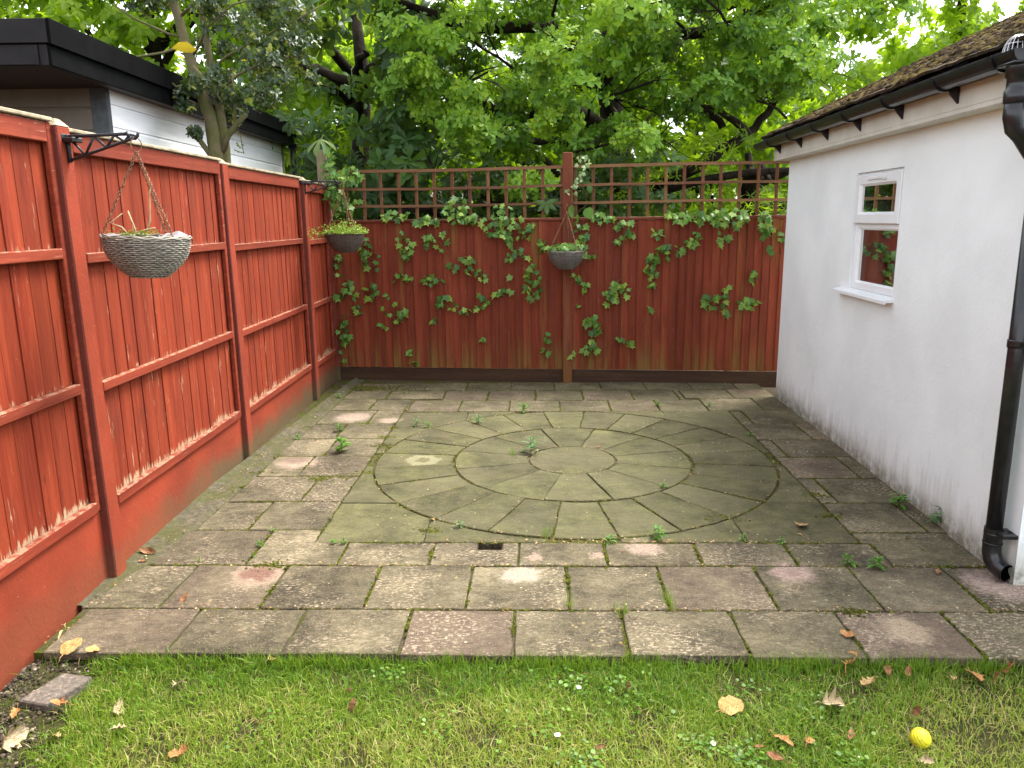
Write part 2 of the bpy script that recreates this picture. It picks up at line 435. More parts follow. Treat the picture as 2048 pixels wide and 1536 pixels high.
# ------------------------------------------------------------------ patio
PTH = R(-1.9); PO = (.43, 5.38, 0)
def PW(u, v, z=0.0): return (PO[0]+u*math.cos(PTH)-v*math.sin(PTH), PO[1]+u*math.sin(PTH)+v*math.cos(PTH), z)
def m_mortar():
    g = G('mossy_mortar', .95); p = g.pos()
    n1 = g.noise(p, 5, 5, .65)
    c = g.ramp(g.noise(p, 60, 5, .7), [(.3, (.035, .028, .018)), (.6, (.11, .085, .055)), (.8, (.20, .16, .11))])
    c = g.mix(g.step(n1, .40, .56, 0, .85), c, g.ramp(g.noise(p, 35, 4, .7), [(.3, (.022, .030, .006)), (.7, (.10, .11, .015))]))
    g.base(c).spec(.1); g.bump(g.noise(p, 110, 5, .7), 1.0, .01); return g.m
def m_haunch():
    g = G('mossy_concrete_haunch', .95); p = g.pos()
    n1 = g.noise(p, 4, 6, .7)
    c = g.ramp(g.noise(p, 26, 6, .75), [(.3, (.04, .036, .024)), (.55, (.11, .096, .064)), (.8, (.21, .18, .13))])
    c = g.mix(g.step(n1, .40, .6, 0, .7), c, (.070, .073, .022))
    c = g.mix(g.step(g.noise(p, 7, 5, .7), .60, .66, 0, .85), c, (.035, .038, .012))
    g.base(c).spec(.15); g.bump(g.noise(p, 60, 7, .75), .9, .012); return g.m
patio = thing('patio', None, None, PO, PTH, kind='structure')
HOLE = (-.575, -1.565, -.445, -1.475)   # rectangular hole for an old clothes-line socket
h = HOLE
mb = MB(); mb.box((-2.34, -2.572, -.10), (2.06, h[1], -.012)); mb.box((-2.45, h[3], -.10), (2.06, 2.95, -.012)); mb.box((-2.45, h[1], -.10), (h[0], h[3], -.012)); mb.box((h[2], h[1], -.10), (2.06, h[3], -.012)); mb.box((2.0601, -2.572, -.10), (6.5, -2.05, -.012))
o = mb.build('mortar_bed', m_mortar(), patio); o['kind'] = 'structure'

def offset_poly(pts, d):
    """inset a CCW polygon by d"""
    n = len(pts); out = []
    for i in range(n):
        p0 = Vector(pts[i-1]); p1 = Vector(pts[i]); p2 = Vector(pts[(i+1) % n])
        e1 = (p1-p0).normalized(); e2 = (p2-p1).normalized()
        n1 = Vector((-e1.y, e1.x)); n2 = Vector((-e2.y, e2.x))
        m = (n1+n2); L = m.length
        if L < .2: m = n1; k = 1
        else: m /= L; k = 1/max(.35, m.dot(n1))
        out.append(tuple(p1+m*d*k))
    return out
def densify(pts, step):
    out = []
    for i in range(len(pts)):
        a = Vector(pts[i]); b = Vector(pts[(i+1) % len(pts)]); k = max(1, int((b-a).length/step))
        for j in range(k): out.append(tuple(a+(b-a)*j/k))
    return out
MESHN = [0]
def slab(pts, gap=.0058, zoff=None, rough=.0022, name='paving_slab', mat=None, thick=.035):
    area = sum(pts[i-1][0]*pts[i][1]-pts[i][0]*pts[i-1][1] for i in range(len(pts)))
    if area < 0: pts = pts[::-1]
    pts = densify(pts, .09)
    g = gap*random.uniform(.7, 1.6)
    outer = offset_poly(pts, g)
    cx = sum(p[0] for p in outer)/len(outer); cy = sum(p[1] for p in outer)/len(outer)
    outer = [(p[0]-cx+random.gauss(0, rough), p[1]-cy+random.gauss(0, rough)) for p in outer]
    inner = offset_poly(outer, .004)
    z = random.uniform(-.0035, .002) if zoff is None else zoff
    tx, ty = random.gauss(0, .0035), random.gauss(0, .0035)
    m = MB(); n = len(outer)
    m.v = [(x, y, -thick) for x, y in outer]+[(x, y, z+x*tx+y*ty-.0035+random.gauss(0, .0006)) for x, y in outer]+[(x, y, z+x*tx+y*ty) for x, y in inner]
    for i in range(n):
        j = (i+1) % n
        m.f += [(i, j, n+j, n+i), (n+i, n+j, 2*n+j, 2*n+i)]
    m.f.append(tuple(range(2*n, 3*n)))
    o = m.build(name, mat or M_slab, patio); o.location = (cx, cy, 0)
    return o
def rect(u0, v0, u1, v1): return [(u0, v0), (u1, v0), (u1, v1), (u0, v1)]
def row(v0, v1, us, skip=None):
    for a, b in zip(us[:-1], us[1:]): slab(rect(a, v0, b, v1))
row(-2.59, -2.215, [-2.30, -1.785, -1.30, -.82, -.355, .115, .60, 1.06, 1.525, 2.0, 2.47, 2.94, 3.4, 3.87])
row(-2.215, -1.765, [-2.36, -1.995, -1.525, -1.045, -.585, -.11, .345, .825, 1.29, 1.75, 2.06])
slab(rect(2.06, -2.215, 2.5, -1.99)); slab(rect(2.5, -2.215, 3.0, -1.99)); slab(rect(3.0, -2.215, 3.6, -1.99))
# row C, one slab with the square notch cut out of its back edge
for a, b in ((-1.285, -.81), (-.355, .105), (.105, .585), (.585, 1.06), (1.06, 1.525)): slab(rect(a, -1.765, b, -1.478))
h = HOLE
slab([(-.81, -1.765), (-.355, -1.765), (-.355, -1.478), (h[2], -1.478), (h[2], h[1]), (h[0], h[1]), (h[0], -1.478), (-.81, -1.478)], gap=.004)
LV = [-1.765, -1.31, -.855, -.37, .09, .56, 1.025, 1.51, 1.955, 2.33]
LJ = [-1.755, -1.91, -1.745, -1.91, -1.86, -1.89, -1.73, -1.82, -1.75]
for i in range(9):
    lo, hi = LV[i], LV[i+1]; left = [-2.25, -2.22, -2.205, -2.2, -2.21, -2.19, -2.18, -2.17, -2.17][i]
    right = -1.285 if i == 0 else -1.478
    slab(rect(left, lo, LJ[i], hi))
    if i == 0: slab([(LJ[0], lo), (right, lo), (right, -1.478), (-1.478, -1.478), (-1.478, hi), (LJ[0], hi)])
    elif i == 8: slab(rect(LJ[i], lo, -1.18, hi))
    elif i == 7: slab(rect(LJ[i], lo, -1.45, hi))
    else: slab(rect(LJ[i], lo, right, hi))
RV = [-1.765, -1.34, -.885, -.425, .04, .49, .96, 1.43, 1.93, 2.31]
RJ = [1.76, 1.91, 1.595, 1.91, 1.58, 1.915, 1.59, 1.81, 1.66]
for i in range(9):
    lo, hi = RV[i], RV[i+1]; a = 1.525 if i == 0 else (1.478 if i < 8 else 1.20)
    if i == 0: slab([(1.525, lo), (2.0, lo), (2.0, hi), (1.478, hi), (1.478, -1.478), (1.525, -1.478)]); slab(rect(2.0, lo, 2.055, hi)); continue
    if i >= 7: a = 1.31 if i == 7 else 1.18
    slab(rect(a, lo, RJ[i], hi)); slab(rect(RJ[i], lo, 2.06, hi))
row(1.43, 1.865, [-1.45, -.975, -.51, -.04, .425, .87, 1.31])
row(1.865, 2.32, [-1.18, -.74, -.27, .20, .685, 1.13, 1.18])
row(2.33, 2.70, [-2.17, -1.72, -1.42, -.99, -.53, -.07, .41, .87, 1.34, 1.8, 2.06])
# circle of fan stones inside its square
def arc(r, a0, a1, n=None):
    n = n or max(2, int(abs(a1-a0)/5)+1)
    return [(r*math.cos(R(a0+(a1-a0)*i/n)), r*math.sin(R(a0+(a1-a0)*i/n))) for i in range(n+1)]
slab(arc(.315, 0, 351, 39), mat=M_slabG, gap=.004)
for k in range(12):
    a0 = 15+30*k; slab(arc(.322, a0, a0+30, 6)+arc(.855, a0+30, a0, 6), mat=M_slabG, gap=.0038)
for k in range(24):
    a0 = 8+15*k; slab(arc(.865, a0, a0+15, 3)+arc(1.425, a0+15, a0, 3), mat=M_slabG, gap=.0038)
rc = 1.435; a1 = math.degrees(math.asin(.88/rc)); cu = math.sqrt(rc**2-.88**2)
for sx_ in (1, -1):
    for sy_ in (1, -1):
        S = 1.474; T_ = 1.426 if sy_ > 0 else 1.474
        def rt(pts): return [(p[0]*sx_, p[1]*sy_) for p in pts]
        slab(rt([(S, .88), (S, T_), (.88, T_), (.88, cu)] + arc(rc, 90-a1, a1, 4)[1:]), mat=M_slabG, gap=.003)       # corner
        slab(rt([(S, .16), (S, .88), (cu, .88)] + arc(rc, a1, 6.5, 6)[1:]), mat=M_slabG, gap=.0025)
        if T_ > 1.43: slab(rt([(.88, T_), (.20, T_)] + arc(rc, 82, 90-a1, 5)[:-1] + [(.88, cu)]), mat=M_slabG, gap=.0025)
        else: slab(rt([(.88, T_), (.33, T_)] + arc(rc, 76, 90-a1, 5)[:-1] + [(.88, cu)]), mat=M_slabG, gap=.0025)
# socket in the hole
mb = MB(); x0, y0, x1, y1 = h
mb.box((x0-.02, y0-.02, -.19), (x1+.02, y1+.02, -.18)); mb.box((x0-.02, y0-.02, -.1795), (x0-.001, y1+.02, -.1005)); mb.box((x1+.001, y0-.02, -.1795), (x1+.02, y1+.02, -.1005)); mb.box((x0-.0005, y1+.001, -.1795), (x1+.0005, y1+.02, -.1005)); mb.box((x0-.0005, y0-.02, -.1795), (x1+.0005, y0-.001, -.1005))
o = mb.build('socket_floor', M_soil, patio)
# mortar haunch beside the left fence
def strip(name, pts, mat, parent, z=.0, n=90, amp=.006):
    """pts: list of (v, ua, ub) rows"""
    vs = []; fs = []; K = 7
    for i in range(n+1):
        v = pts[0][0]+(pts[-1][0]-pts[0][0])*i/n
        for a, b in zip(pts[:-1], pts[1:]):
            if a[0] <= v <= b[0]: t = (v-a[0])/(b[0]-a[0]); ua = a[1]+(b[1]-a[1])*t; ub = a[2]+(b[2]-a[2])*t; break
        for k in range(K+1):
            s = k/K; wob = random.gauss(0, .006) if k == K else 0
            vs.append((ua+(ub-ua)*s+wob, v, z+.022*(1-s)**2+random.gauss(0, amp*.35)-(.012 if k == K else 0)))
    for i in range(n):
        for k in range(K): a = i*(K+1)+k; fs.append((a, a+1, a+K+2, a+K+1))
    m = MB(); m.add(vs, fs); return m.build(name, mat, parent, True)
strip('mortar_haunch', [(-2.2, -2.47, -2.34), (-1.7, -2.46, -2.23), (2.9, -2.26, -2.16)], m_haunch(), patio, z=.001)

# ------------------------------------------------------------------ left fence
LF0 = (-1.972, 3.54, 0); LFR = -R(.75)
lf = thing('left_fence', 'bright red painted timber and concrete post fence along the left side of the patio', 'fence', LF0, LFR)
def featherboard(w, h, t0=.0085, t1=.005, nseg=1):
    m = MB()   # local: x thickness towards viewer (0 = back), y width, z up
    m.add([(0, 0, 0), (t0, 0, 0), (t1, w, 0), (0, w, 0), (0, 0, h), (t0, 0, h), (t1, w, h), (0, w, h)],
          [(0, 3, 2, 1), (4, 5, 6, 7), (0, 1, 5, 4), (1, 2, 6, 5), (2, 3, 7, 6), (3, 0, 4, 7)])
    return m
def cpost(h=2.115):
    m = MB(); d = .10; w = .105
    m.box((-d, 0, -.05), (0, w, h), .006)
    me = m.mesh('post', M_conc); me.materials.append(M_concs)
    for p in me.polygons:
        if p.normal.y < -.7: p.material_index = 1  # near side faces get the darker, rougher concrete
    return me
def capmesh():
    m = MB(); d = .10; w = .105; h = 2.1155
    m.add([(-d, 0, h), (0, 0, h), (0, w, h), (-d, w, h), (-d*.75, w*.3, h+.032), (-d*.25, w*.3, h+.032), (-d*.25, w*.7, h+.032), (-d*.75, w*.7, h+.032)],
          [(0, 1, 5, 4), (1, 2, 6, 5), (2, 3, 7, 6), (3, 0, 4, 7), (4, 5, 6, 7), (3, 2, 1, 0)])
    return m.mesh('post_cap', M_cap)
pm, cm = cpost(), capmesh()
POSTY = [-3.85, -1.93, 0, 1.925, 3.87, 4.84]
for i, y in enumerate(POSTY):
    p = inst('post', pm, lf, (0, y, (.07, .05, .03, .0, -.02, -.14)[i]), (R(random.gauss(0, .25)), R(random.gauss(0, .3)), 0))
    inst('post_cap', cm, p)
BH = 1.72
bmeshes = [featherboard(.128+random.uniform(-.004, .004), BH).mesh('board', M_boardL) for _ in range(6)]
for i in range(len(POSTY)-1):
    y0, y1 = POSTY[i]+.109, POSTY[i+1]-.009
    z0 = .335; zz = (.05, .05, .02, 0, -.02)[i]
    g = MB(); g.box((-.085, y0-.02, -.08), (-.043, y1+.02, .31+zz), .006)
    g.build('gravel_board', M_conc, lf)
    pn = bpy.data.objects.new('fence_panel', None); link(pn, lf); pn.location = (-.060, y0, .312+zz)
    L = y1-y0; n = max(3, round(L/.118)); w = L/n
    for k in range(n):
        o = inst('board', bmeshes[random.randrange(6)], pn, (-.012+random.gauss(0, .0010), k*w, .0), (0, 0, R(random.gauss(0, .35))))
        o.scale = (random.uniform(.9, 1.1), 1, 1)
    for zr, hh, dd in ((.0, .052, .038), (.585, .048, .034), (1.205, .048, .034), (1.708, .085, .030)):
        m = MB(); m.box((.002, .036, 0), (dd, L-.036, hh), .004); m.build('rail', M_railL, pn).location = (0, 0, zr)
    for ye in (0.0, L-.035):
        m = MB(); m.box((.001, 0, 0), (.030, .035, 1.795), .004); m.build('end_batten', M_railL, pn).location = (0, ye, 0.001)
    m = MB(); m.box((-.022, 0.0, 1.797), (.042, L, 1.815), .004); m.build('capping_strip', M_cap, pn)

# ------------------------------------------------------------------ back fence
bA = Vector((-1.864, 8.425)); bB = Vector((2.775, 7.861)); BR = math.atan2(bB.y-bA.y, bB.x-bA.x)
def BWp(t, z, off=0.0):
    """point on the back fence face: t along, off towards the viewer"""
    d = (bB-bA).normalized(); n = Vector((d.y, -d.x)); p = bA+d*t+n*off
    return Vector((p.x, p.y, z))
bf = thing('back_fence', 'brick red featheredge fence with square trellis on top, across the back of the patio', 'fence', (bA.x, bA.y, 0), BR)
TB = 2.43
def bboard(w, h):
    m = MB()   # x width, y: 0 = back, -t front
    m.add([(0, 0, 0), (0, -.017, 0), (w, -.005, 0), (w, 0, 0), (0, 0, h), (0, -.017, h), (w, -.005, h), (w, 0, h)],
          [(0, 1, 2, 3), (7, 6, 5, 4), (0, 4, 5, 1), (1, 5, 6, 2), (2, 6, 7, 3), (3, 7, 4, 0)])
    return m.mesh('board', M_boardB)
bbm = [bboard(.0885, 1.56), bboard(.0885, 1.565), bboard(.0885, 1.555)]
for (t0, t1) in ((-.10, TB), (TB+.105, 4.95)):
    m = MB(); m.box((t0, .004, -.04), (t1, .034, .132), .004); m.build('gravel_board', M_gravB, bf)
    pn = bpy.data.objects.new('fence_panel', None); link(pn, bf); pn.location = (t0, 0, .135)
    L = t1-t0; n = round(L/.0845); w = L/n
    for k in range(n):
        o = inst('board', random.choice(bbm), pn, (k*w, .006+random.gauss(0, .001), random.uniform(0, .004)), (0, R(random.gauss(0, .12)), R(random.gauss(0, .5))))
        o.scale = (1, random.uniform(.8, 1.5), 1)
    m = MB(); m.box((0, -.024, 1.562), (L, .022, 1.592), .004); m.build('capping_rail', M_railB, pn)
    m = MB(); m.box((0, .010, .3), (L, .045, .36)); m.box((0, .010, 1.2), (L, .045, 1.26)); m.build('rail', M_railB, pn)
    tr = bpy.data.objects.new('trellis_panel', None); link(tr, bf); tr.location = (t0, 0, 0)
    # sagging rails
    for zr, hh in ((2.222, .030), (2.040, .026), (1.865, .026)):
        m = MB(); K = 12; prof = []
        for k in range(K+1):
            x = L*k/K; sg = (-.012*math.sin(math.pi*k/K) if t0 < 1 else .004*math.sin(math.pi*k/K))+random.gauss(0, .0012)
            prof.append((x, sg))
        vs = []
        for x, sg in prof: vs += [(x, -.022, sg), (x, .000, sg), (x, .000, sg+hh), (x, -.022, sg+hh)]
        fs = [(0, 1, 2, 3), (4*K+3, 4*K+2, 4*K+1, 4*K)]
        for k in range(K):
            for e in range(4): fs.append((4*k+e, 4*k+(e+1) % 4, 4*k+4+(e+1) % 4, 4*k+4+e))
        m.add(vs, fs); m.build('trellis_rail', M_trel, tr, loc=(0, 0, zr-.004))
    nv = 12; sp = .190 if t0 < 1 else .181
    for k in range(nv+1):
        x = (L-.035-k*sp) if t0 < 1 else (.01+k*sp)
        if x < 0 or x > L-.02: continue
        m = MB(); m.box((0, .001, 0), (.032, .020, 2.225-1.728), .003)
        m.build('trellis_slat', M_trelv, tr, loc=(x, 0, 1.728+random.uniform(0, .003)), rot=(0, R(random.gauss(0, .5)), 0))
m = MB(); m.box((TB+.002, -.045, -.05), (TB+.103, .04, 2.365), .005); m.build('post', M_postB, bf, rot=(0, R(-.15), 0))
m = MB(); m.box((TB+.001, -.030, .10), (TB+.0012, .0, .12));
m = MB(); m.box((-.195, .06, 0), (-.085, .15, 2.46), .006); m.build('corner_post', M_oldpost, bf)

# ------------------------------------------------------------------ garage / outbuilding on the right
HB = (2.362, 3.468, 0); HR = math.atan2(7.25-3.468, 2.567-2.362)-math.pi/2   # local y runs along the wall, local x into the house
def HWp(x, y, z): 
    c, s = math.cos(HR), math.sin(HR); return Vector((HB[0]+x*c-y*s, HB[1]+x*s+y*c, z))
def m_render():
    g = G('white_render', .9); p = g.pos(); v = g.obj()
    c = g.val((.80, .835, .835), g.step(g.noise(p, 1.6, 4), .3, .7, .94, 1.05))
    z = g.sep(p)[2]
    st = g.noise(g.vec(p, (9, 9, 1.2)), 1.5, 5, .7)
    dirt = g.step(g.math('SUBTRACT', g.math('MULTIPLY', st, .60), z), .0, .36)
    c = g.mix(g.math('MULTIPLY', dirt, .62), c, (.30, .27, .17))
    d2 = g.math('MULTIPLY', g.step(z, .16, .0), g.step(g.noise(p, 14, 5, .7), .35, .6, .1, .8))
    c = g.mix(d2, c, (.13, .12, .07))
    fine = g.step(g.noise(g.vec(p, (1, 1, .6)), 26, 6, .8), .62, .70, 0, .22)
    c = g.mix(fine, c, (.45, .46, .42))
    sk = g.math('MULTIPLY', g.step(g.noise(g.vec(p, (26, 26, 2.2)), 1.0, 4, .6), .62, .72), g.step(z, .85, .2, 0, .45))
    c = g.mix(sk, c, (.38, .36, .29))
    g.base(c).spec(.2)
    b = g.bump(g.noise(p, 3.2, 3, .5), .25, .02)
    g.bump(g.math('ADD', g.noise(g.vec(p, (1, 1, 1.4)), 38, 6, .7), g.math('MULTIPLY', g.noise(g.vec(p, (1, .5, 2.0)), 7, 4), .8)), .45, .005, b)
    return g.m
M_render = m_render()
M_pvc = m_simple('white_upvc', (.80, .82, .83), .28, .5, None, .04, 3)
M_box = m_simple('cream_fascia', (.60, .57, .50), .6, .3, (.15, .003), .08, 6)
M_black = m_simple('black_upvc', (.012, .012, .013), .28, .5, (.1, .002), .3, 25)
M_lead = m_simple('grey_felt_edge', (.16, .17, .185), .5, .4, (.2, .002), .2, 12)
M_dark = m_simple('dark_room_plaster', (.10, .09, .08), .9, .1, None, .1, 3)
house = thing('white_outbuilding', 'single storey white rendered outbuilding with mossy tiled roof on the right', 'building', HB, HR)
WY0, WY1, WZ0, WZ1 = 1.462, 2.215, 1.195, 2.008      # window opening
HY0, HY1, HZ, HWI = -.11, 3.86, 2.235, 3.2
def wall_with_hole():
    m = MB(); ys = [HY0, WY0, WY1, HY1]; zs = [-.06, WZ0, WZ1, HZ]; T = .12
    ny = 60
    for i in range(3):
        for j in range(3):
            if i == 1 and j == 1: continue
            m.add([(0, ys[i], zs[j]), (0, ys[i+1], zs[j]), (0, ys[i+1], zs[j+1]), (0, ys[i], zs[j+1])], [(0, 1, 2, 3)])
            m.add([(T, ys[i], zs[j]), (T, ys[i+1], zs[j]), (T, ys[i+1], zs[j+1]), (T, ys[i], zs[j+1])], [(3, 2, 1, 0)])
    a, b, c, d = WY0, WY1, WZ0, WZ1
    m.add([(0, a, c), (0, b, c), (0, b, d), (0, a, d), (T, a, c), (T, b, c), (T, b, d), (T, a, d)], [(0, 1, 5, 4), (1, 2, 6, 5), (2, 3, 7, 6), (3, 0, 4, 7)])
    # front and rear walls, far side wall
    m.box((.002, HY0-.001, -.06), (HWI, HY0+.10, HZ-.003)); m.box((.1205, HY1-.11, -.06), (HWI, HY1, HZ-.003)); m.box((HWI, HY0, -.06), (HWI+.12, HY1, HZ))
    # end face of the side wall at the far end
    m.add([(0, HY1, -.06), (.12, HY1, -.06), (.12, HY1, HZ), (0, HY1, HZ)], [(0, 1, 2, 3)])
    # gables
    for y in (HY0+.02, HY1-.10):
        xr = HWI/2+.06; zr = HZ+ (xr+.1)*math.tan(R(25))
        m.add([(.0, y, HZ), (HWI+.1, y, HZ), (xr, y, zr-.02), (0, y+.08, HZ), (HWI+.1, y+.08, HZ), (xr, y+.08, zr-.02)], [(0, 1, 2), (5, 4, 3), (0, 2, 5, 3), (1, 4, 5, 2), (0, 3, 4, 1)])
    return m
wall_with_hole().build('wall', M_render, house)
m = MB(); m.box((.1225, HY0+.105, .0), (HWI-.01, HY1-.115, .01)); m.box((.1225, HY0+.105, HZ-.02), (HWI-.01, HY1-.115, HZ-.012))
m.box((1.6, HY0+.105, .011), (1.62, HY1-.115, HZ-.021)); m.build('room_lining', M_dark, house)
# window
win = bpy.data.objects.new('window', None); link(win, house)
FX0, FX1 = .020, .085
def frame_ring(m, y0, y1, z0, z1, w, x0, x1, ch=.012):
    """bevelled picture-frame ring in the wall plane: outer at y/z, width w; front face at x0"""
    o = [(y0, z0), (y1, z0), (y1, z1), (y0, z1)]; i1 = [(y0+w-ch, z0+w-ch), (y1-w+ch, z0+w-ch), (y1-w+ch, z1-w+ch), (y0+w-ch, z1-w+ch)]
    i2 = [(y0+w, z0+w), (y1-w, z0+w), (y1-w, z1-w), (y0+w, z1-w)]
    rings = [[(x1, *p) for p in o], [(x0+.006, *p) for p in o], [(x0, p[0]+(.006 if p[0] == y0 else -.006), p[1]+(.006 if p[1] == z0 else -.006)) for p in o],
             [(x0, *p) for p in i1], [(x0+ch*1.2, *p) for p in i2], [(x1, *p) for p in i2]]
    b = len(m.v)
    for r_ in rings: m.v += r_
    for k in range(6):
        k2 = (k+1) % 6
        for e in range(4): m.f.append((b+4*k+e, b+4*k+(e+1) % 4, b+4*k2+(e+1) % 4, b+4*k2+e))
m = MB(); MZ = 1.655
frame_ring(m, WY0+.001, WY1-.001, WZ0+.001, MZ+.02, .060, FX0, FX1)
m.box((FX0+.002, WY0+.001, MZ+.021), (FX1, WY0+.030, WZ1-.001)); m.box((FX0+.002, WY1-.030, MZ+.021), (FX1, WY1-.001, WZ1-.001)); m.box((FX0+.002, WY0+.0305, WZ1-.03), (FX1, WY1-.0305, WZ1-.001))
m.build('window_frame', M_pvc, win)
m = MB(); frame_ring(m, WY0+.012, WY1-.012, MZ+.004, WZ1-.018, .078, -.006, FX0-.001, .016)
sash = m.build('opening_sash', M_pvc, win)
m = MB(); yv = (WY0+WY1)/2
m.box((-.017, yv-.15, WZ1-.058), (-.0065, yv+.15, WZ1-.035), .004); m.box((-.020, yv-.15, WZ1-.062), (-.0070, yv-.10, WZ1-.0585), .001)
m.build('trickle_vent', M_pvc, win)
def m_glass():
    g = G('window_glass'); gl = g.n('ShaderNodeBsdfGlossy'); gl.inputs['Roughness'].default_value = 0.0
    tr = g.n('ShaderNodeBsdfTransparent'); tr.inputs[0].default_value = (.62, .66, .64, 1)
    fr = g.n('ShaderNodeFresnel'); fr.inputs['IOR'].default_value = 1.65
    mx = g.n('ShaderNodeMixShader'); g.lk(g.math('MULTIPLY', fr.outputs[0], 0.85, clamp=True), mx.inputs[0])
    g.t.links.new(tr.outputs[0], mx.inputs[1]); g.t.links.new(gl.outputs[0], mx.inputs[2]); g.t.links.new(mx.outputs[0], g.out.inputs[0])
    g.t.nodes.remove(g.b); return g.m
M_glass = m_glass()
m = MB(); m.add([(.040, WY0+.055, WZ0+.055), (.040, WY1-.055, WZ0+.055), (.040, WY1-.055, MZ-.035), (.040, WY0+.055, MZ-.035)], [(0, 1, 2, 3)]); m.build('lower_pane', M_glass, win)
m = MB(); m.add([(.014, WY0+.085, MZ+.075), (.014, WY1-.085, MZ+.075), (.014, WY1-.085, WZ1-.09), (.014, WY0+.085, WZ1-.09)], [(0, 1, 2, 3)]); m.build('upper_pane', M_glass, win)
m = MB(); m.sweep([(.10, WZ0-.004), (.016, WZ0-.004), (-.048, WZ0-.014), (-.058, WZ0-.019), (-.058, WZ0-.040), (-.050, WZ0-.040), (-.048, WZ0-.030), (0.002, WZ0-.028), (.10, WZ0-.028)], 'y', WY0-.02, WY1+.15)
m.build('window_sill', M_pvc, win)
blind = thing('vertical_blind', 'cream vertical blind slats drawn to the far side of the outbuilding window', 'blind', HWp(.16, 2.19, 1.17), HR)
for k in range(7):
    m = MB(); m.box((-.002, -.045, 0), (.002, .045, .88)); m.build('blind_slat', m_simple('cream_blind', (.55, .48, .38), .8, .2, None, .05, 4) if k == 0 else bpy.data.materials['cream_blind'], blind, loc=(0, .16-k*.035, 0), rot=(0, 0, R(58)))
# white ornament with blue flowers behind the glass
orn = thing('flower_ornament', 'small white ornament with blue flowers behind the lower window pane', 'ornament', HWp(.19, 1.86, 1.24), HR)
m = MB(); m.box((-.06, -.09, -.02), (.18, .09, -.001)); m.build('shelf', M_pvc, orn)
m = MB(); m.lathe([(.0, 0), (.035, 0), (.045, .05), (.03, .11), (.042, .15), (.0, .15)], 16); m.build('vase', M_pvc, orn, True)
m = MB(); m.lathe([(0, -.05), (.045, -.03), (.058, 0), (.045, .035), (0, .05)], 14, (0, -.015, .20)); m.build('white_bloom', M_pvc, orn, True)
P_ = rdir(160)*np.array([.062, .062, .055])+np.array([-.02, .05, .27])
V, F, T = scatter([(-.5, 0, 0), (.5, 0, 0), (.4, 1, .1), (-.4, 1, .1)], [(0, 1, 2, 3)], P_, rdir(160), rdir(160), .026)
inst('blue_petals', np_mesh('blue_petals', V, F, m_leaf('blue_petal', [(0, (.02, .06, .35)), (1, (.12, .25, .7))], .2, tcol=(.1, .2, .6)), {'tint': T}), orn)

# boxed eave, gutter, roof
m = MB(); m.box((-.125, HY0-.03, 2.212), (-.001, HY1+.05, 2.235), .002); m.box((-.126, HY0-.03, 2.2352), (-.108, HY1+.05, 2.352), .002)
m.box((-.1255, HY1+.0505, 2.2125), (.2, HY1+.062, 2.35), .002)
m.build('fascia', M_box, house)
m = MB(); m.box((-.135, HY0-.02, 2.340), (-.1265, HY1+.04, 2.372)); m.build('underlay_edge', M_lead, house)
# half round gutter
GX, GZ, GRr = -.205, 2.385, .058
gut = bpy.data.objects.new('gutter', None); link(gut, house)
prof = [(GX+GRr*math.cos(a), GZ+GRr*math.sin(a)) for a in np.linspace(math.pi, 2*math.pi, 13)]
prof += [(GX+(GRr-.004)*math.cos(a), GZ+(GRr-.004)*math.sin(a)) for a in np.linspace(2*math.pi, math.pi, 13)]
GY0, GY1 = -.085, HY1+.28
m = MB(); m.sweep(prof, 'y', GY0, GY1); m.build('trough', M_black, gut)
m = MB(); pr2 = [(GX+(GRr+.003)*math.cos(a), GZ+(GRr+.003)*math.sin(a)) for a in np.linspace(math.pi, 2*math.pi, 13)]
m.sweep(pr2, 'y', GY0-.004, GY0+.0-.0005); m.build('stop_end', m_simple('grey_black_upvc', (.03, .032, .035), .4, .5), gut)
m = MB(); m.sweep(pr2, 'y', GY1+.0005, GY1+.004); m.build('stop_end', bpy.data.materials['grey_black_upvc'], gut)
for gy in (.62, 1.25, 1.88, 2.5, 3.12, 3.72, .09):
    m = MB()
    pr = [(GX+(GRr+.004)*math.cos(a), GZ+(GRr+.004)*math.sin(a)) for a in np.linspace(math.pi*1.0, math.pi*2, 11)]
    outer = [(GX+(GRr+.010)*math.cos(a), GZ+(GRr+.010)*math.sin(a)) for a in np.linspace(math.pi*2, math.pi*1.0, 11)]
    m.sweep(pr+outer, 'y', gy-.014, gy+.014)
    m.add([(-.1275, gy-.010, 2.372), (-.1275, gy-.010, 2.262), (-.175, gy-.010, 2.315), (-.235, gy-.010, 2.333), (-.1275, gy+.010, 2.372), (-.1275, gy+.010, 2.262), (-.175, gy+.010, 2.315), (-.235, gy+.010, 2.333)],
          [(0, 1, 2, 3), (7, 6, 5, 4), (0, 4, 5, 1), (1, 5, 6, 2), (2, 6, 7, 3), (3, 7, 4, 0)])
    m.build('gutter_bracket', M_black, gut)
# roof: sub deck + tiles
EX, EZ, PT = -.205, 2.425, R(25)
roof = bpy.data.objects.new('roof', None); link(roof, house); roof.location = (EX, 0, EZ); roof.rotation_euler = (0, -PT, 0)
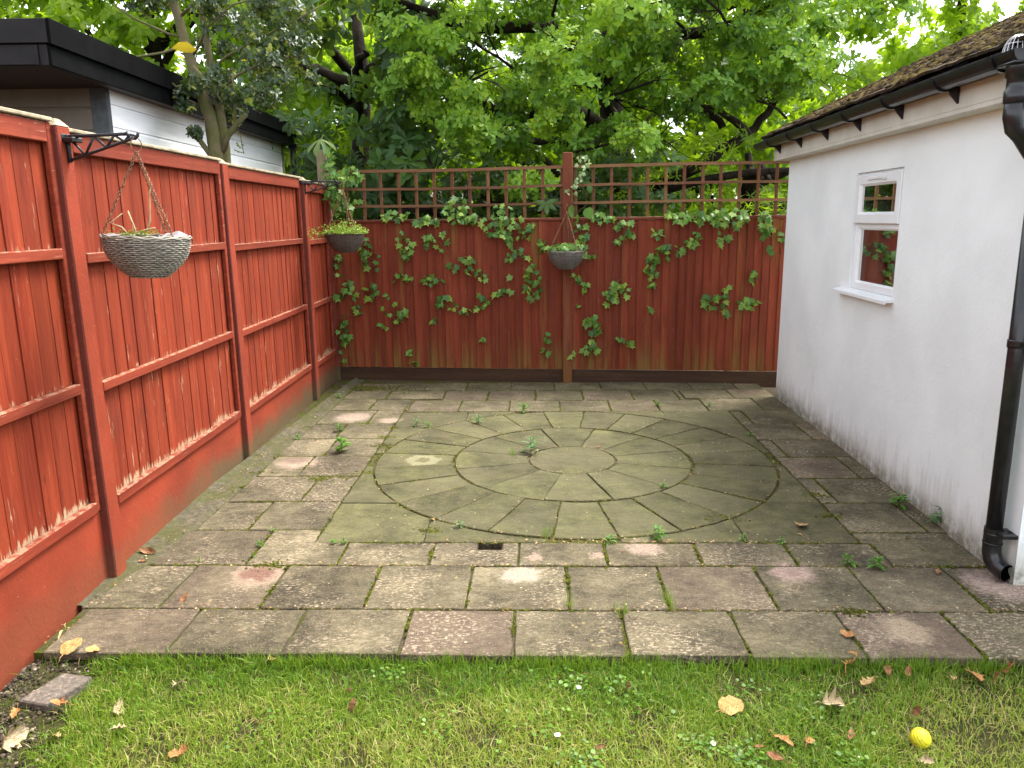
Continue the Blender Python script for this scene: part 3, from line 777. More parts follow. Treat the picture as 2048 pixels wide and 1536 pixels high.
# roof local x runs up the slope, z = normal
RY0, RY1, RL = -.20, HY1+.20, 2.25
def m_tile():
    g = G('mossy_roof_tile', .9); p = g.pos()
    c = g.mix(g.rnd(), (.07, .035, .026), (.16, .085, .065))
    mo = g.noise(p, 5, 5, .7)
    moss = g.ramp(g.noise(p, 30, 5, .7), [(.3, (.014, .010, .006)), (.55, (.050, .036, .016)), (.78, (.12, .09, .032))])
    c = g.mix(g.step(mo, .36, .50), c, moss)
    g.base(c).spec(.15); g.bump(g.noise(p, 60, 6, .8), 1.0, .015); return g.m
def m_moss(name='roof_moss', stops=((.3, (.010, .007, .004)), (.5, (.042, .028, .012)), (.66, (.098, .070, .022)), (.85, (.19, .15, .040)))):
    g = G(name, .95); p = g.pos(); c = g.ramp(g.math('ADD', g.math('MULTIPLY', g.noise(p, 22, 5, .7), .7), g.math('MULTIPLY', g.attr('tint'), .35)), list(stops))
    g.base(c).spec(.05); g.bump(g.noise(p, 140, 4, .8), 1.0, .01); return g.m
M_tile = m_tile(); M_moss = m_moss()
m = MB(); m.box((0.02, RY0+.02, -.05), (RL, RY1-.02, -.015)); m.build('roof_deck', M_lead, roof)
TW, TG = .178, .165; rows = int(RL/TG); cols = int((RY1-RY0)/TW)+1
tms = []
for _ in range(5):
    m = MB(); w = TW-.006; Lh = TG*1.35
    K = 3; vs = []
    for i in range(2):
        for k in range(K+1):
            yy = w*k/K; zc = .004*math.sin(math.pi*k/K)+random.gauss(0, .0015)
            xx = i*Lh+(random.gauss(0, .004) if i == 0 else 0)
            vs += [(xx, yy, zc+(.014 if i == 0 else .001)), (xx, yy, zc+(.0 if i == 0 else -.010))]
    fs = []
    for k in range(K):
        a = 2*k; b = 2*(K+1)+2*k
        fs += [(a, b, b+2, a+2), (a+1, a+3, b+3, b+1), (a, a+2, a+3, a+1), (b, b+1, b+3, b+2)]
    fs += [(0, 1, 2*(K+1)+1, 2*(K+1)), (2*K, 2*(K+1)+2*K, 2*(K+1)+2*K+1, 2*K+1)]
    m.add(vs, fs); tms.append(m.mesh('roof_tile', M_tile))
cnt = 0; extra = MB()
order = [(r_, c_) for r_ in range(rows) for c_ in range(cols)]
for (r_, c_) in sorted(order, key=lambda q: q[0]*1.0+q[1]*.25):
    y = RY0+c_*TW+(TW/2 if r_ % 2 else 0)
    if y > RY1-.05: continue
    x = r_*TG-.01; z = .004+random.gauss(0, .003)
    if cnt < 290:
        inst('roof_tile', random.choice(tms), roof, (x, y, z), (R(random.gauss(0, 1.5)), R(random.gauss(0, 1.0)), R(random.gauss(0, 1.2)))); cnt += 1
    else:
        me_ = tms[0]; extra.add([(v.co.x+x, v.co.y+y, v.co.z+z) for v in me_.vertices], [tuple(p.vertices) for p in me_.polygons])
if extra.v:
    o = extra.build('roof_tile', M_tile, roof); o['kind'] = 'stuff'
m = MB(); m.box((0, RY1-.005, -.05), (RL, RY1+.03, .012), .004); m.build('verge', M_lead, roof)
# far slope so the roof is closed
m = MB(); m.add([(RL, RY0, -.02), (RL, RY1, -.02), (RL+1.6, RY1, -2.3), (RL+1.6, RY0, -2.3)], [(0, 1, 2, 3)]); m.build('far_slope', M_tile, roof)
# moss cushions
def blob_template(n=6):
    vs = [(0, 0, .62)]
    for k in range(n): a = 2*math.pi*k/n; vs.append((.62*math.cos(a), .62*math.sin(a), .40))
    for k in range(n): a = 2*math.pi*(k+.5)/n; vs.append((math.cos(a), math.sin(a), -.15))
    fs = [(0, 1+k, 1+(k+1) % n) for k in range(n)]
    for k in range(n): fs += [(1+k, 1+n+k, 1+(k+1) % n), (1+(k+1) % n, 1+n+k, 1+n+(k+1) % n)]
    return np.array(vs, float), np.array(fs)
bt, bfc = blob_template()
def blobs(pos, size, flat=.6, tint=None, jit=.25):
    N = len(pos); a = rng.random(N)*6.28
    c, s = np.cos(a), np.sin(a)
    V = bt[None]*(1+rng.normal(0, jit, (N, len(bt), 3)))*np.asarray(size).reshape(-1, 1, 1)
    V[:, :, 2] *= flat
    x = V[:, :, 0]*c[:, None]-V[:, :, 1]*s[:, None]; y = V[:, :, 0]*s[:, None]+V[:, :, 1]*c[:, None]
    V = np.stack([x*(.8+.5*rng.random((N, 1))), y, V[:, :, 2]], 2)+np.asarray(pos)[:, None, :]
    F = bfc[None]+(np.arange(N)*len(bt))[:, None, None]
    return V.reshape(-1, 3), F.reshape(-1, 3), np.repeat(tint if tint is not None else rng.random(N), len(bt))
N = 5200
px_ = rng.random(N)**1.0*RL*.98; py_ = RY0+rng.random(N)*(RY1-RY0)
# gather moss at tile tails
px_ = np.round(px_/TG)*TG+rng.normal(.02, .035, N); px_ = np.clip(px_, .03, RL)
px_ = np.where(px_ < .07, px_+rng.random(N)*.15, px_); cl = np.sin(px_*5+py_*3)+np.sin(py_*7-px_*2)+rng.normal(0, .8, N); keep = cl > -1.1
Pm = np.stack([px_, py_, .012+rng.random(N)*.008], 1)[keep]
V, F, T = blobs(Pm, .010+.028*rng.random(len(Pm))**2, .65, jit=.35)
o = inst('roof_moss', np_mesh('roof_moss', V, F, M_moss, {'tint': T}, True), roof); o['kind'] = 'stuff'

# downpipe with outlet, swan neck, clips and shoe
dp = bpy.data.objects.new('downpipe', None); link(dp, house)
OY = -.035
m = MB(); m.lathe([(.046, 0), (.050, .004), (.050, .05), (.044, .055), (.044, .10), (.052, .105), (.052, .15)], 20, (GX, OY, 2.175)); m.lathe([(.0, .001), (.046, 0)], 20, (GX, OY, 2.176))
m.box((GX-.060, OY-.062, 2.326), (GX+.060, OY+.075, 2.338), .004)
m.build('outlet', M_black, dp, True)
PX = -.060; pr_ = .036
path = [(GX, OY, 2.20), (GX, OY, 2.12), (GX+.012, OY, 2.075), (GX+.045, OY, 2.045), (PX-.045, OY+.01, 1.975), (PX-.012, OY+.02, 1.945), (PX, OY+.025, 1.90), (PX, OY+.025, 1.84)]
m = MB(); m.tube(path, [.044, .044, .044, .043, .041, .042, .043, .043], 18); m.build('swan_neck', M_black, dp, True)
m = MB(); m.tube([(PX, OY+.025, 1.90), (PX, OY+.020, .16)], pr_, 20); m.build('pipe', M_black, dp, True)
m = MB(); z0 = .165
m.tube([(PX, OY+.02, z0+.06), (PX, OY+.02, z0+.055), (PX, OY+.02, z0+.05), (PX, OY+.02, z0-.01), (PX, OY+.018, z0-.040), (PX+.003, OY+.008, z0-.072), (PX+.012, OY-.014, z0-.098), (PX+.024, OY-.044, z0-.110), (PX+.032, OY-.066, z0-.113)],
       [.039, .043, .041, .041, .0415, .042, .042, .043, .044], 24, cap=False)
m.tube([(PX, OY+.02, z0+.01), (PX, OY+.02, z0+.005)], [.044, .044], 24)
m.build('shoe', M_black, dp, True)
m = MB(); m.tube([(PX+.0325, OY-.0675, z0-.113), (PX+.0327, OY-.068, z0-.113)], [.0445, .0400], 24, cap=False); m.build('shoe_rim', M_black, dp)
m = MB(); m.tube([(PX+.0324, OY-.0672, z0-.113), (PX+.024, OY-.044, z0-.110), (PX+.012, OY-.014, z0-.098), (PX+.003, OY+.008, z0-.072)], [.0398, .039, .038, .037], 24)
m.f = [f for f in m.f if not (len(f) == 24 and max(f) < 24)]
m.build('shoe_bore', m_simple('bore_shade', (.002, .002, .002), 1.0, 0.0), dp)  # flat black lining: the shade inside the pipe mouth is painted on
for zc in (.235, 1.14):
    m = MB(); m.tube([(PX, OY+.021, zc-.012), (PX, OY+.021, zc+.012)], [.041, .041], 20); m.box((PX-.01, OY+.02-.085 if False else OY-.075, zc-.010), (-.001, OY-.022, zc+.010), .002)
    m.box((-.03, OY-.045, zc-.01), (-.001, OY+.02, zc+.01), .002)
    m.build('pipe_clip', M_black, dp)
m = MB(); m.tube([(PX, OY+.023, 1.155), (PX, OY+.023, 1.12)], [.0405, .0405], 20); m.build('collar', M_black, dp, True)
# wire balloon leaf guard
lg = bpy.data.objects.new('leaf_guard', None); link(lg, gut)
m = MB(); cz = GZ-.005
for k in range(9):
    a = math.pi*k/9; pts = []
    for i in range(13):
        t = math.pi*i/12; rr = .055*math.cos(t); zz = .075*math.sin(t)
        pts.append((GX+rr*math.cos(a), OY+.035+rr*math.sin(a), cz+zz))
    m.tube(pts, .0017, 5, cap=False)
for i in (2, 4): 
    t = math.pi*i/12; m.tube([(GX+.055*math.cos(t)*math.cos(b), OY+.035+.055*math.cos(t)*math.sin(b), cz+.075*math.sin(t)) for b in np.linspace(0, 2*math.pi, 20)[:-1]], .0015, 5, closed=True)
m.build('wire_cage', m_simple('galvanised_wire', (.55, .56, .57), .35, .5, metal=.4), lg, True)

# ------------------------------------------------------------------ neighbour's garden room behind the left fence
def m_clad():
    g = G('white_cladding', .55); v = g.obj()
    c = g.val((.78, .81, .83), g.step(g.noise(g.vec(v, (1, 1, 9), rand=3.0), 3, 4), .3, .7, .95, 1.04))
    st = g.step(g.noise(g.vec(v, (3, 3, .6)), 1.2, 4), .55, .72, 0, .35)
    c = g.mix(st, c, (.55, .56, .50)); g.base(c).spec(.35)
    g.bump(g.noise(g.vec(v, (1, 1, 20), rand=2.0), 6, 4), .15, .003); return g.m
M_clad = m_clad()
M_facia_dark = m_simple('black_brown_fascia', (.010, .007, .007), .5, .2, (.08, .002), .35, 9)
M_facia_blk = m_simple('black_fascia', (.003, .0035, .0035), .8, .05, (.08, .002), .35, 9)
M_clad_shade = m_simple('shaded_cladding', (.19, .16, .13), .6, .3, (.1, .003), .10, 5)  # white front cladding with the porch shade put into its colour
room = thing('garden_room', "neighbour's white clad garden room with black flat roof edge behind the left fence", 'garden room', (-3.0, 6.04, 0))
RZ = 2.76; YL = 4.55; PIT = .163
clm = MB(); clm.sweep([(0, 0), (.012, .004), (.012, PIT-.020), (.004, PIT-.006), (.004, PIT), (-.01, PIT), (-.01, 0)], 'y', 0.012, YL-.07); clm = clm.mesh('cladding_board', M_clad)
clf = MB(); clf.sweep([(0, 0), (-.012, .004), (-.012, PIT-.020), (-.004, PIT-.006), (-.004, PIT), (.01, PIT), (.01, 0)], 'x', -3.6, -.10); clf = clf.mesh('cladding_board', M_clad_shade)
for k in range(17):
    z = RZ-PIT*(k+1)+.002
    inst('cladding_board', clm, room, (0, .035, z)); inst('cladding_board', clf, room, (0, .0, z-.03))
m = MB(); m.box((-3.6, .02, 0), (-.02, YL, RZ)); m.build('core_wall', M_clad_shade, room)
m = MB(); m.box((-.10, -.014, 0), (.018, .004, RZ), .003); m.box((.0185, -.014, 0), (.0215, .04, RZ)); m.box((.004, .0042, 0), (.0183, .046, RZ)); m.build('corner_trim', m_simple('slate_trim', (.055, .062, .07), .45, .5), room)
m = MB(); m.box((-.02, YL-.065, 0), (.022, YL+.004, RZ), .003); m.build('end_trim', m_simple('grey_green_trim', (.16, .18, .12), .7, .3), room)
m = MB(); m.box((-3.8, -.90, RZ-.06), (.13, YL+.05, RZ-.045)); m.build('soffit', m_simple('brown_soffit', (.035, .022, .014), .6, .3), room)
m = MB(); m.box((-3.8, -.89, RZ+.05), (.13, YL+.1, RZ+.21)); m.build('roof_slab', M_facia_blk, room)
m = MB(); m.box((-3.85, -.925, RZ+.062), (.1505, -.895, RZ+.205), .003); m.build('front_fascia_upper', M_facia_dark, room)
m = MB(); m.box((-3.85, -.905, RZ-.066), (.13, -.885, RZ+.060), .003); m.box((-3.85, -.916, RZ-.064), (.06, -.9055, RZ-.044), .003); m.box((.055, -.917, RZ-.067), (.074, -.9055, RZ+.055), .003); m.build('front_fascia_lower', M_facia_dark, room)
m = MB(); m.box((.151, -.926, RZ+.055), (.172, YL+.12, RZ+.207), .003); m.build('side_fascia_upper', M_facia_blk, room)
m = MB(); m.box((.131, -.905, RZ-.068), (.150, YL+.08, RZ+.053), .003); m.build('side_fascia_lower', M_facia_blk, room)
m = MB(); m.tube([(.10, YL+.16, RZ-.02), (.10, YL+.16, .0)], .04, 12); m.box((.05, YL+.11, RZ-.09), (.17, YL+.22, RZ-.02), .005); m.build('drainpipe', M_black, room)


# ---- placements measured on the real fence, patio and lawn (metres)
IVY = [
(0.388,1.295,0.263,0.221,9,'bushy ivy sprig just right of and below the left hanging basket'),
(0.757,1.436,0.210,0.394,16,'tall ivy clump high on the left red panel, third clump along from the corner'),
(1.113,1.511,0.305,0.210,13,'dense ivy clump hanging just under the trellis above the left third of the panel'),
(0.678,1.113,0.289,0.095,8,'flat row of ivy leaves at mid height, left of a similar flat row'),
(1.012,1.101,0.263,0.116,9,'flat row of ivy leaves at mid height near the middle of the left panel'),
(1.386,1.263,0.316,0.179,15,'broad ivy clump on the middle of the left panel, above a trailing smaller sprig'),
(1.582,1.157,0.179,0.126,6,'small ivy sprig trailing right and down from the broad clump in mid panel'),
(0.356,0.985,0.179,0.189,9,'ivy sprig on the left panel level with the low part of the corner column'),
(0.136,1.061,0.105,0.137,5,'five leaf ivy sprig close to the left fence corner at mid height'),
(0.029,1.238,0.105,0.274,9,'narrow ivy strand hanging below the left basket against the corner'),
(0.072,0.931,0.221,0.179,9,'ivy sprig beside the corner just above the low leafy column'),
(0.206,0.800,0.189,0.116,6,'small slanting ivy sprig low down, right of the corner column'),
(0.028,0.479,0.126,0.552,20,'long narrow column of ivy climbing the very corner near the ground'),
(0.635,0.757,0.289,0.231,14,'full ivy clump low on the left panel with two knots in the boards under it'),
(0.548,0.930,0.074,0.063,2,'pair of ivy leaves just above the low full clump'),
(0.505,0.609,0.126,0.063,4,'dark little ivy tuft at a knot below the low full clump'),
(1.035,0.644,0.068,0.095,4,'tiny upright ivy tuft alone in the lower left panel'),
(1.137,0.909,0.158,0.158,9,'ivy clump left of two small separate sprigs in the lower middle of the left panel'),
(1.249,0.828,0.116,0.084,5,'small ivy sprig trailing down right from the lower middle clump'),
(1.390,0.780,0.116,0.105,4,'four leaf ivy sprig between the lower middle clump and the round one'),
(1.576,0.855,0.147,0.158,10,'round compact ivy clump in the lower right part of the left panel'),
(1.799,0.977,0.200,0.084,7,'thin horizontal ivy sprig with a bare stem, right of the round clump'),
(1.557,0.466,0.042,0.047,2,'two tiny ivy leaves very low on the left panel'),
(1.881,1.120,0.047,0.053,2,'lone pair of ivy leaves above the thin horizontal sprig'),
(2.120,1.072,0.274,0.410,26,'largest ivy clump on the boards, left of the central post below mid height'),
(1.947,1.359,0.231,0.158,10,'ivy sprig at upper right of the left panel with a bare twig sticking out'),
(1.341,1.818,0.263,0.289,24,'ivy heap climbing the trellis from the ledge in the middle of the left panel'),
(1.012,1.714,0.274,0.105,13,'ivy lying along the ledge left of the climbing heap'),
(1.498,1.724,0.295,0.105,15,'ivy lying along the ledge right of the climbing heap'),
(1.814,1.669,0.379,0.431,38,'big ivy mass spilling over the ledge left of the central post'),
(2.065,1.600,0.147,0.158,9,'ivy sprig dangling from the ledge just left of the central basket'),
(0.685,1.765,0.316,0.116,11,'ivy running along the ledge beside the left basket greenery'),
(-0.010,2.222,0.158,0.473,34,'ivy wound round the weathered corner post above the fence'),
(0.201,2.193,0.295,0.147,20,'ivy draped over the left end of the top trellis rail'),
(0.114,1.912,0.316,0.263,30,'ivy thicket filling the trellis behind the left hanging basket'),
(0.300,1.502,0.126,0.242,13,'ivy trailing beside the right rim of the left hanging basket'),
(2.277,0.492,0.074,0.105,4,'small ivy tuft low down left of the central post'),
(2.255,0.335,0.079,0.095,5,'lowest small ivy tuft left of the central post'),
(0.783,0.312,0.042,0.084,3,'thin ivy shoot close to the bottom of the left panel'),
(0.795,0.184,0.116,0.053,4,'creeping ivy shoot curling across the bottom of the left panel'),
(2.195,1.450,0.126,0.126,7,'ivy sprig touching the left rim of the central basket'),
(2.610,1.584,0.200,0.221,13,'ivy sprig hanging from the ledge just right of the central post'),
(3.055,1.585,0.242,0.263,20,'full ivy clump hanging at the top of the right panel'),
(3.389,1.577,0.095,0.126,6,'slim ivy sprig hanging second along the top of the right panel'),
(3.526,1.379,0.295,0.137,15,'slanting band of ivy in the upper middle of the right panel'),
(3.699,1.468,0.168,0.105,8,'ivy sprig at the upper end of the slanting band'),
(3.786,1.528,0.074,0.137,6,'upright ivy tip where the slanting band starts'),
(3.348,1.228,0.147,0.284,19,'drooping ivy bunch at the lower left end of the slanting band'),
(3.343,1.043,0.074,0.053,3,'three leaf ivy sprig just below the drooping bunch'),
(2.736,1.328,0.068,0.105,3,'single ivy shoot right of the central basket'),
(2.587,1.133,0.126,0.116,6,'ivy sprig right of the central post just below the basket'),
(2.661,1.018,0.084,0.147,6,'ivy strand hanging second below the basket right of the post'),
(3.003,1.080,0.126,0.179,8,'upper sprig of an open ivy group on the right panel, left half'),
(2.928,0.914,0.179,0.179,12,'lowest and fullest sprig of the open ivy group on the right panel'),
(3.097,0.981,0.095,0.095,5,'right hand sprig of the open ivy group on the right panel'),
(2.754,0.634,0.189,0.221,15,'pale green ivy clump low down right of the central post'),
(2.735,0.382,0.179,0.168,12,'second pale ivy clump directly under the first near the ground'),
(3.023,0.486,0.095,0.084,4,'small low ivy sprig, left one of two on the right panel'),
(3.192,0.428,0.147,0.084,5,'small low ivy sprig, right one of two on the right panel'),
(3.349,0.799,0.063,0.053,3,'tiny ivy tuft in the centre of the right panel'),
(3.993,0.867,0.242,0.158,15,'ivy clump at mid height in the right half of the right panel'),
(4.109,0.980,0.074,0.095,5,'small ivy sprig rising right above the right half clump'),
(3.881,0.903,0.084,0.074,4,'small ivy sprig touching the left of the right half clump'),
(4.118,0.779,0.068,0.074,4,'small ivy sprig dropping right below the right half clump'),
(4.314,0.862,0.221,0.168,13,'last ivy clump at mid height before the white outbuilding'),
(4.361,1.112,0.105,0.137,7,'ivy sprig above the last mid height clump near the white outbuilding'),
(3.704,1.732,0.484,0.105,27,'long ivy swag along the ledge of the right panel'),
(4.090,1.713,0.389,0.179,36,'thick ivy swag along the ledge at the right, beside the long one'),
(4.035,1.515,0.147,0.116,7,'ivy sprig hanging beneath the thick right hand swag'),
(4.455,1.650,0.137,0.295,19,'ivy strand hanging from the ledge near the white outbuilding'),
(4.536,1.422,0.079,0.116,5,'low tip of ivy under the strand by the white outbuilding'),
(4.613,1.515,0.095,0.105,6,'ivy sprig nearest to the white outbuilding corner'),
(2.829,1.728,0.221,0.095,10,'small ivy swag on the ledge right of the central post'),
(2.600,0.819,0.042,0.074,2,'two dark ivy leaves by the central post below mid height'),
(2.533,0.316,0.047,0.074,3,'yellowish ivy shoot at the foot of the central post'),
]
WEEDS = [
(-1.446,6.229,'broad',0.060,'bright green weed in the joint of the left side slabs, above the biggest one'),
(-1.298,5.615,'broad',0.117,'largest bright green weed clump among the left side slabs'),
(0.097,6.801,'broad',0.082,'light green weed on the far edge of the stone circle'),
(-0.293,6.433,'herb',0.069,'bluish herb seedling on the far left of the stone circle'),
(-0.816,6.359,'herb',0.060,'pale seedling at the left rim of the circle beside a lower weed'),
(-0.716,6.306,'broad',0.051,'low spreading weed at the left rim of the stone circle'),
(0.137,5.556,'herb',0.113,'tall bluish herb beside the round centre stone'),
(-0.003,5.499,'grass',0.060,'small green weed tuft left of the tall bluish herb'),
(0.974,4.754,'broad',0.040,'little weed in the inner ring right of the centre stone'),
(-0.980,3.922,'broad',0.034,'left leafy weed at the near left corner of the circle square'),
(-0.925,3.920,'broad',0.034,'right leafy weed at the near left corner of the circle square'),
(0.181,3.995,'grass',0.068,'fine grass tuft at the near side of the stone circle'),
(0.519,3.890,'broad',0.045,'green weed in the front joint below the stone circle, left of the biggest'),
(0.788,3.935,'broad',0.068,'big bright weed in the front joint below the stone circle'),
(1.239,3.908,'broad',0.035,'small weed on the front joint, right of the big bright one'),
(1.438,3.863,'broad',0.032,'pale small weed on the front joint near the pink stain'),
(1.672,3.587,'broad',0.056,'upright weed left of the leafy one near the downpipe side'),
(1.802,3.544,'broad',0.062,'leafy jagged weed in the joint left of the downpipe'),
(2.320,4.371,'broad',0.082,'dark green star shaped weed near the white wall'),
(2.393,4.053,'herb',0.098,'weed growing against the foot of the white wall'),
(0.249,3.204,'grass',0.062,'narrow grass tuft in the front rows, leftmost of three'),
(0.475,3.139,'grass',0.061,'wispy grass tuft in the front rows, middle of three'),
(0.696,3.183,'grass',0.110,'thickest grass tuft in the front rows, rightmost of three'),
(-1.369,4.098,'broad',0.027,'tiny weed at the top of a mossy joint on the left side'),
(-1.373,3.907,'broad',0.035,'little weed halfway down the mossy joint on the left side'),
(-0.313,4.137,'herb',0.041,'pale crawling seedling on the near left ring of the circle'),
(1.898,5.929,'broad',0.038,'tiny weed at the far right rim of the circle'),
(1.357,6.966,'broad',0.047,'tiny weed between back slabs left of another'),
(1.826,6.942,'broad',0.043,'tiny weed between back slabs nearer the outbuilding'),
(-1.639,3.727,'broad',0.023,'tiny sprout beside the left fence foot'),
(-1.736,6.002,'broad',0.042,'sprout at the left end of a mossy joint'),
(-1.722,7.438,'broad',0.051,'sprout by the far left corner moss'),
(-1.376,3.774,'broad',0.023,'tiny leaves at the bottom of the mossy joint on the left'),
(2.170,3.562,'broad',0.023,'tiny sprout in a joint just left of the pipe shoe'),
]
LEAVES = [
(1.624,4.077,0.0,0.104,'tan','long pale dead leaf lying on the slabs right of the circle'),
(1.575,3.966,0.0,0.030,'tan','scrap of pale leaf near the long dead leaf'),
(-1.540,3.310,0.0,0.063,'brown','small curled brown leaf alone on the front left slabs'),
(-1.951,3.828,0.0,0.096,'brown','crumpled brown leaf at the foot of the left fence by the post'),
(-1.939,3.723,0.0,0.059,'brown','small dark leaf beside the crumpled one by the fence post'),
(1.391,2.913,0.0,0.076,'orange','orange brown leaf with a long stalk on the front right slabs'),
(-0.479,4.247,0.0,0.048,'tan','small tan leaf on the near left rim of the stone circle'),
(2.074,3.487,0.0,0.057,'brown','dark brown leaf on the slab left of the pipe shoe'),
(0.653,5.664,0.0,0.046,'brown','small brown leaf by the round centre stone'),
(-1.561,7.769,0.0,0.058,'tan','small yellow leaf near the far left corner'),
(-1.830,2.890,-0.03,0.130,'flat','big folded golden leaf on the patio corner above the loose stone'),
(-1.736,2.865,-0.03,0.074,'tan','pale leaf scrap beside the big folded golden leaf'),
(-1.938,2.996,-0.03,0.072,'yellow','narrow yellow leaf on a long stalk at the patio corner'),
(-1.464,2.512,-0.03,0.084,'pale','pale lobed dead leaf in the lawn right of the loose stone'),
(-1.691,2.546,-0.03,0.078,'orange','orange leaf hanging below the loose stone'),
(-0.990,2.834,-0.03,0.059,'tan','tan leaf at the patio edge on the left of the lawn'),
(-1.508,2.875,-0.03,0.048,'brown','brown leaf tucked under the patio edge on the left'),
(0.431,2.595,-0.03,0.070,'brown','upright curled brown leaf in the middle of the lawn'),
(0.782,2.482,-0.03,0.094,'flat','big flat golden leaf lying open on the lawn'),
(1.156,2.496,-0.03,0.089,'pale','pale folded leaf on the lawn between two tan ones'),
(1.334,2.602,-0.03,0.080,'tan','crumpled tan leaf near the patio edge on the right'),
(1.338,2.755,-0.03,0.110,'orange','orange and cream leaf pair against the patio edge'),
(1.155,2.788,-0.03,0.063,'tan','small tan leaf under the patio edge left of the orange pair'),
(1.455,2.701,-0.03,0.069,'brown','first brown leaf right of the orange pair'),
(1.528,2.683,-0.03,0.055,'brown','second brown leaf right of the orange pair'),
(1.771,2.661,-0.03,0.104,'orange','big lobed brown leaf below the patio edge at the right'),
(1.675,2.640,-0.03,0.047,'tan','little tan leaf left of the big lobed brown leaf'),
(1.915,2.675,-0.03,0.097,'orange','upright orange leaf at the far right of the lawn edge'),
(1.821,2.618,-0.03,0.080,'brown','bare stalked brown leaf left of the upright orange leaf'),
(0.907,2.300,-0.03,0.075,'orange','left one of two flat brown leaves left of the ball'),
(0.984,2.283,-0.03,0.067,'orange','right one of two flat brown leaves left of the ball'),
(0.814,2.264,-0.03,0.035,'brown','small pinkish brown leaf low on the lawn'),
(0.848,2.210,-0.03,0.061,'brown','crumpled leaf at the bottom edge left of the ball'),
(-1.120,2.269,-0.03,0.084,'orange','orange leaf at the bottom of the lawn on the left'),
(-0.598,2.507,-0.03,0.053,'brown','brown leaf standing in the lawn left of the middle'),
(-1.301,2.663,-0.03,0.054,'pale','pale small leaf in the upper left lawn'),
(-0.625,2.592,-0.03,0.037,'tan','tiny tan leaf just above the brown standing one'),
(-1.753,2.357,-0.03,0.107,'pale','large pale leaf in the bare corner at bottom left'),
(-1.605,2.364,-0.03,0.057,'tan','tan leaf scrap next to the large pale leaf'),
(-1.830,2.501,-0.03,0.060,'orange','pinkish leaf on the bare soil at the left'),
(1.429,2.432,-0.03,0.047,'brown','small brown leaf upright just above the ball'),
(1.143,2.321,-0.03,0.049,'brown','dark leaf in the grass above left of the ball'),
(-1.398,2.403,-0.03,0.047,'pale','pale scrap in the lower left lawn'),
(0.281,2.274,-0.03,0.034,'brown','tiny brown leaf beside the right hand daisy'),
(1.337,2.187,-0.03,0.044,'pale','pale curled scrap at the bottom edge below the ball'),
]

# ------------------------------------------------------------------ lawn
def m_grass():
    g = G('grass_blade', .5); t = g.attr('tint')
    c = g.ramp(t, [(0, (.022, .065, .005)), (.3, (.075, .175, .010)), (.6, (.17, .29, .020)), (.80, (.32, .36, .06)), (1.0, (.50, .40, .20))])
    g.base(c).spec(.3)
    tr = g.n('ShaderNodeBsdfTranslucent'); g.lk(g.mix(.4, c, (.30, .38, .03), 'SCREEN'), tr.inputs[0])
    mx = g.n('ShaderNodeMixShader'); mx.inputs[0].default_value = .35
    g.t.links.new(g.b.outputs[0], mx.inputs[1]); g.t.links.new(tr.outputs[0], mx.inputs[2]); g.t.links.new(mx.outputs[0], g.out.inputs[0]); return g.m
M_grass = m_grass()
LAWZ = -.042
def patio_front(x):  # y of the patio's front edge at x
    return PW(0, -2.59)[1] + (x-PO[0])*math.tan(PTH)
def lawn_noise(x, y, s, ph=0): return (np.sin(x*s*1.3+ph)+np.sin(y*s*1.7+ph*2)+np.sin((x+y)*s*.9+ph*3)+np.sin((x-y)*s*2.3+ph))/4
g = G('lawn_soil', .95); p = g.pos()
c = g.ramp(g.noise(p, 30, 6, .7), [(.3, (.018, .018, .007)), (.55, (.055, .055, .018)), (.8, (.14, .12, .055))]); g.base(c).spec(.1); g.bump(g.noise(p, 90, 5, .8), .9, .012)
nxg, nyg = 120, 70
gx = np.linspace(-1.98, 5.0, nxg); gy = np.linspace(-2.0, 0, nyg)
GX2, GY2 = np.meshgrid(gx, gy); YY = GY2+np.array([patio_front(x) for x in gx])[None, :]-.004
ZZ = LAWZ-.005+.008*lawn_noise(GX2, YY, 4)+.004*lawn_noise(GX2, YY, 11, 2)
vs = np.stack([GX2.ravel(), YY.ravel(), ZZ.ravel()], 1)
idx = np.arange(nxg*nyg).reshape(nyg, nxg)
fs = np.stack([idx[:-1, :-1].ravel(), idx[:-1, 1:].ravel(), idx[1:, 1:].ravel(), idx[1:, :-1].ravel()], 1)
tag(inst('lawn', np_mesh('lawn', vs, fs, g.m, None, True)), kind='structure')
def blades(P, H, wid, tint, lean=.55):
    n = len(P); K = 3
    a = rng.random(n)*6.283; ln = np.abs(rng.normal(0, lean, n)); dx = np.cos(a)*ln; dy = np.sin(a)*ln
    fa = rng.random(n)*6.283; wx = np.cos(fa)*wid/2; wy = np.sin(fa)*wid/2
    V = np.zeros((n, 2*K+1, 3))
    for k in range(K+1):
        t = k/K; cx = P[:, 0]+dx*H*t*t; cy = P[:, 1]+dy*H*t*t; cz = P[:, 2]+H*t*(1-.35*ln*t); w = (1-t**1.5)
        if k < K:
            V[:, 2*k] = np.stack([cx-wx*w, cy-wy*w, cz], 1); V[:, 2*k+1] = np.stack([cx+wx*w, cy+wy*w, cz], 1)
        else: V[:, 2*K] = np.stack([cx, cy, cz], 1)
    f = [(0, 1, 3), (0, 3, 2), (2, 3, 5), (2, 5, 4), (4, 5, 6)]
    F = np.array(f)[None]+(np.arange(n)*(2*K+1))[:, None, None]
    return V.reshape(-1, 3), F.reshape(-1, 3), np.repeat(np.clip(tint, 0, 1), 2*K+1)
def soil_corner(x, y):  # bare stony triangle by the fence
    return (x < -1.50-.25*(y-2.3)) & (x-(-1.62)+.30*np.sin(y*9) < .0)
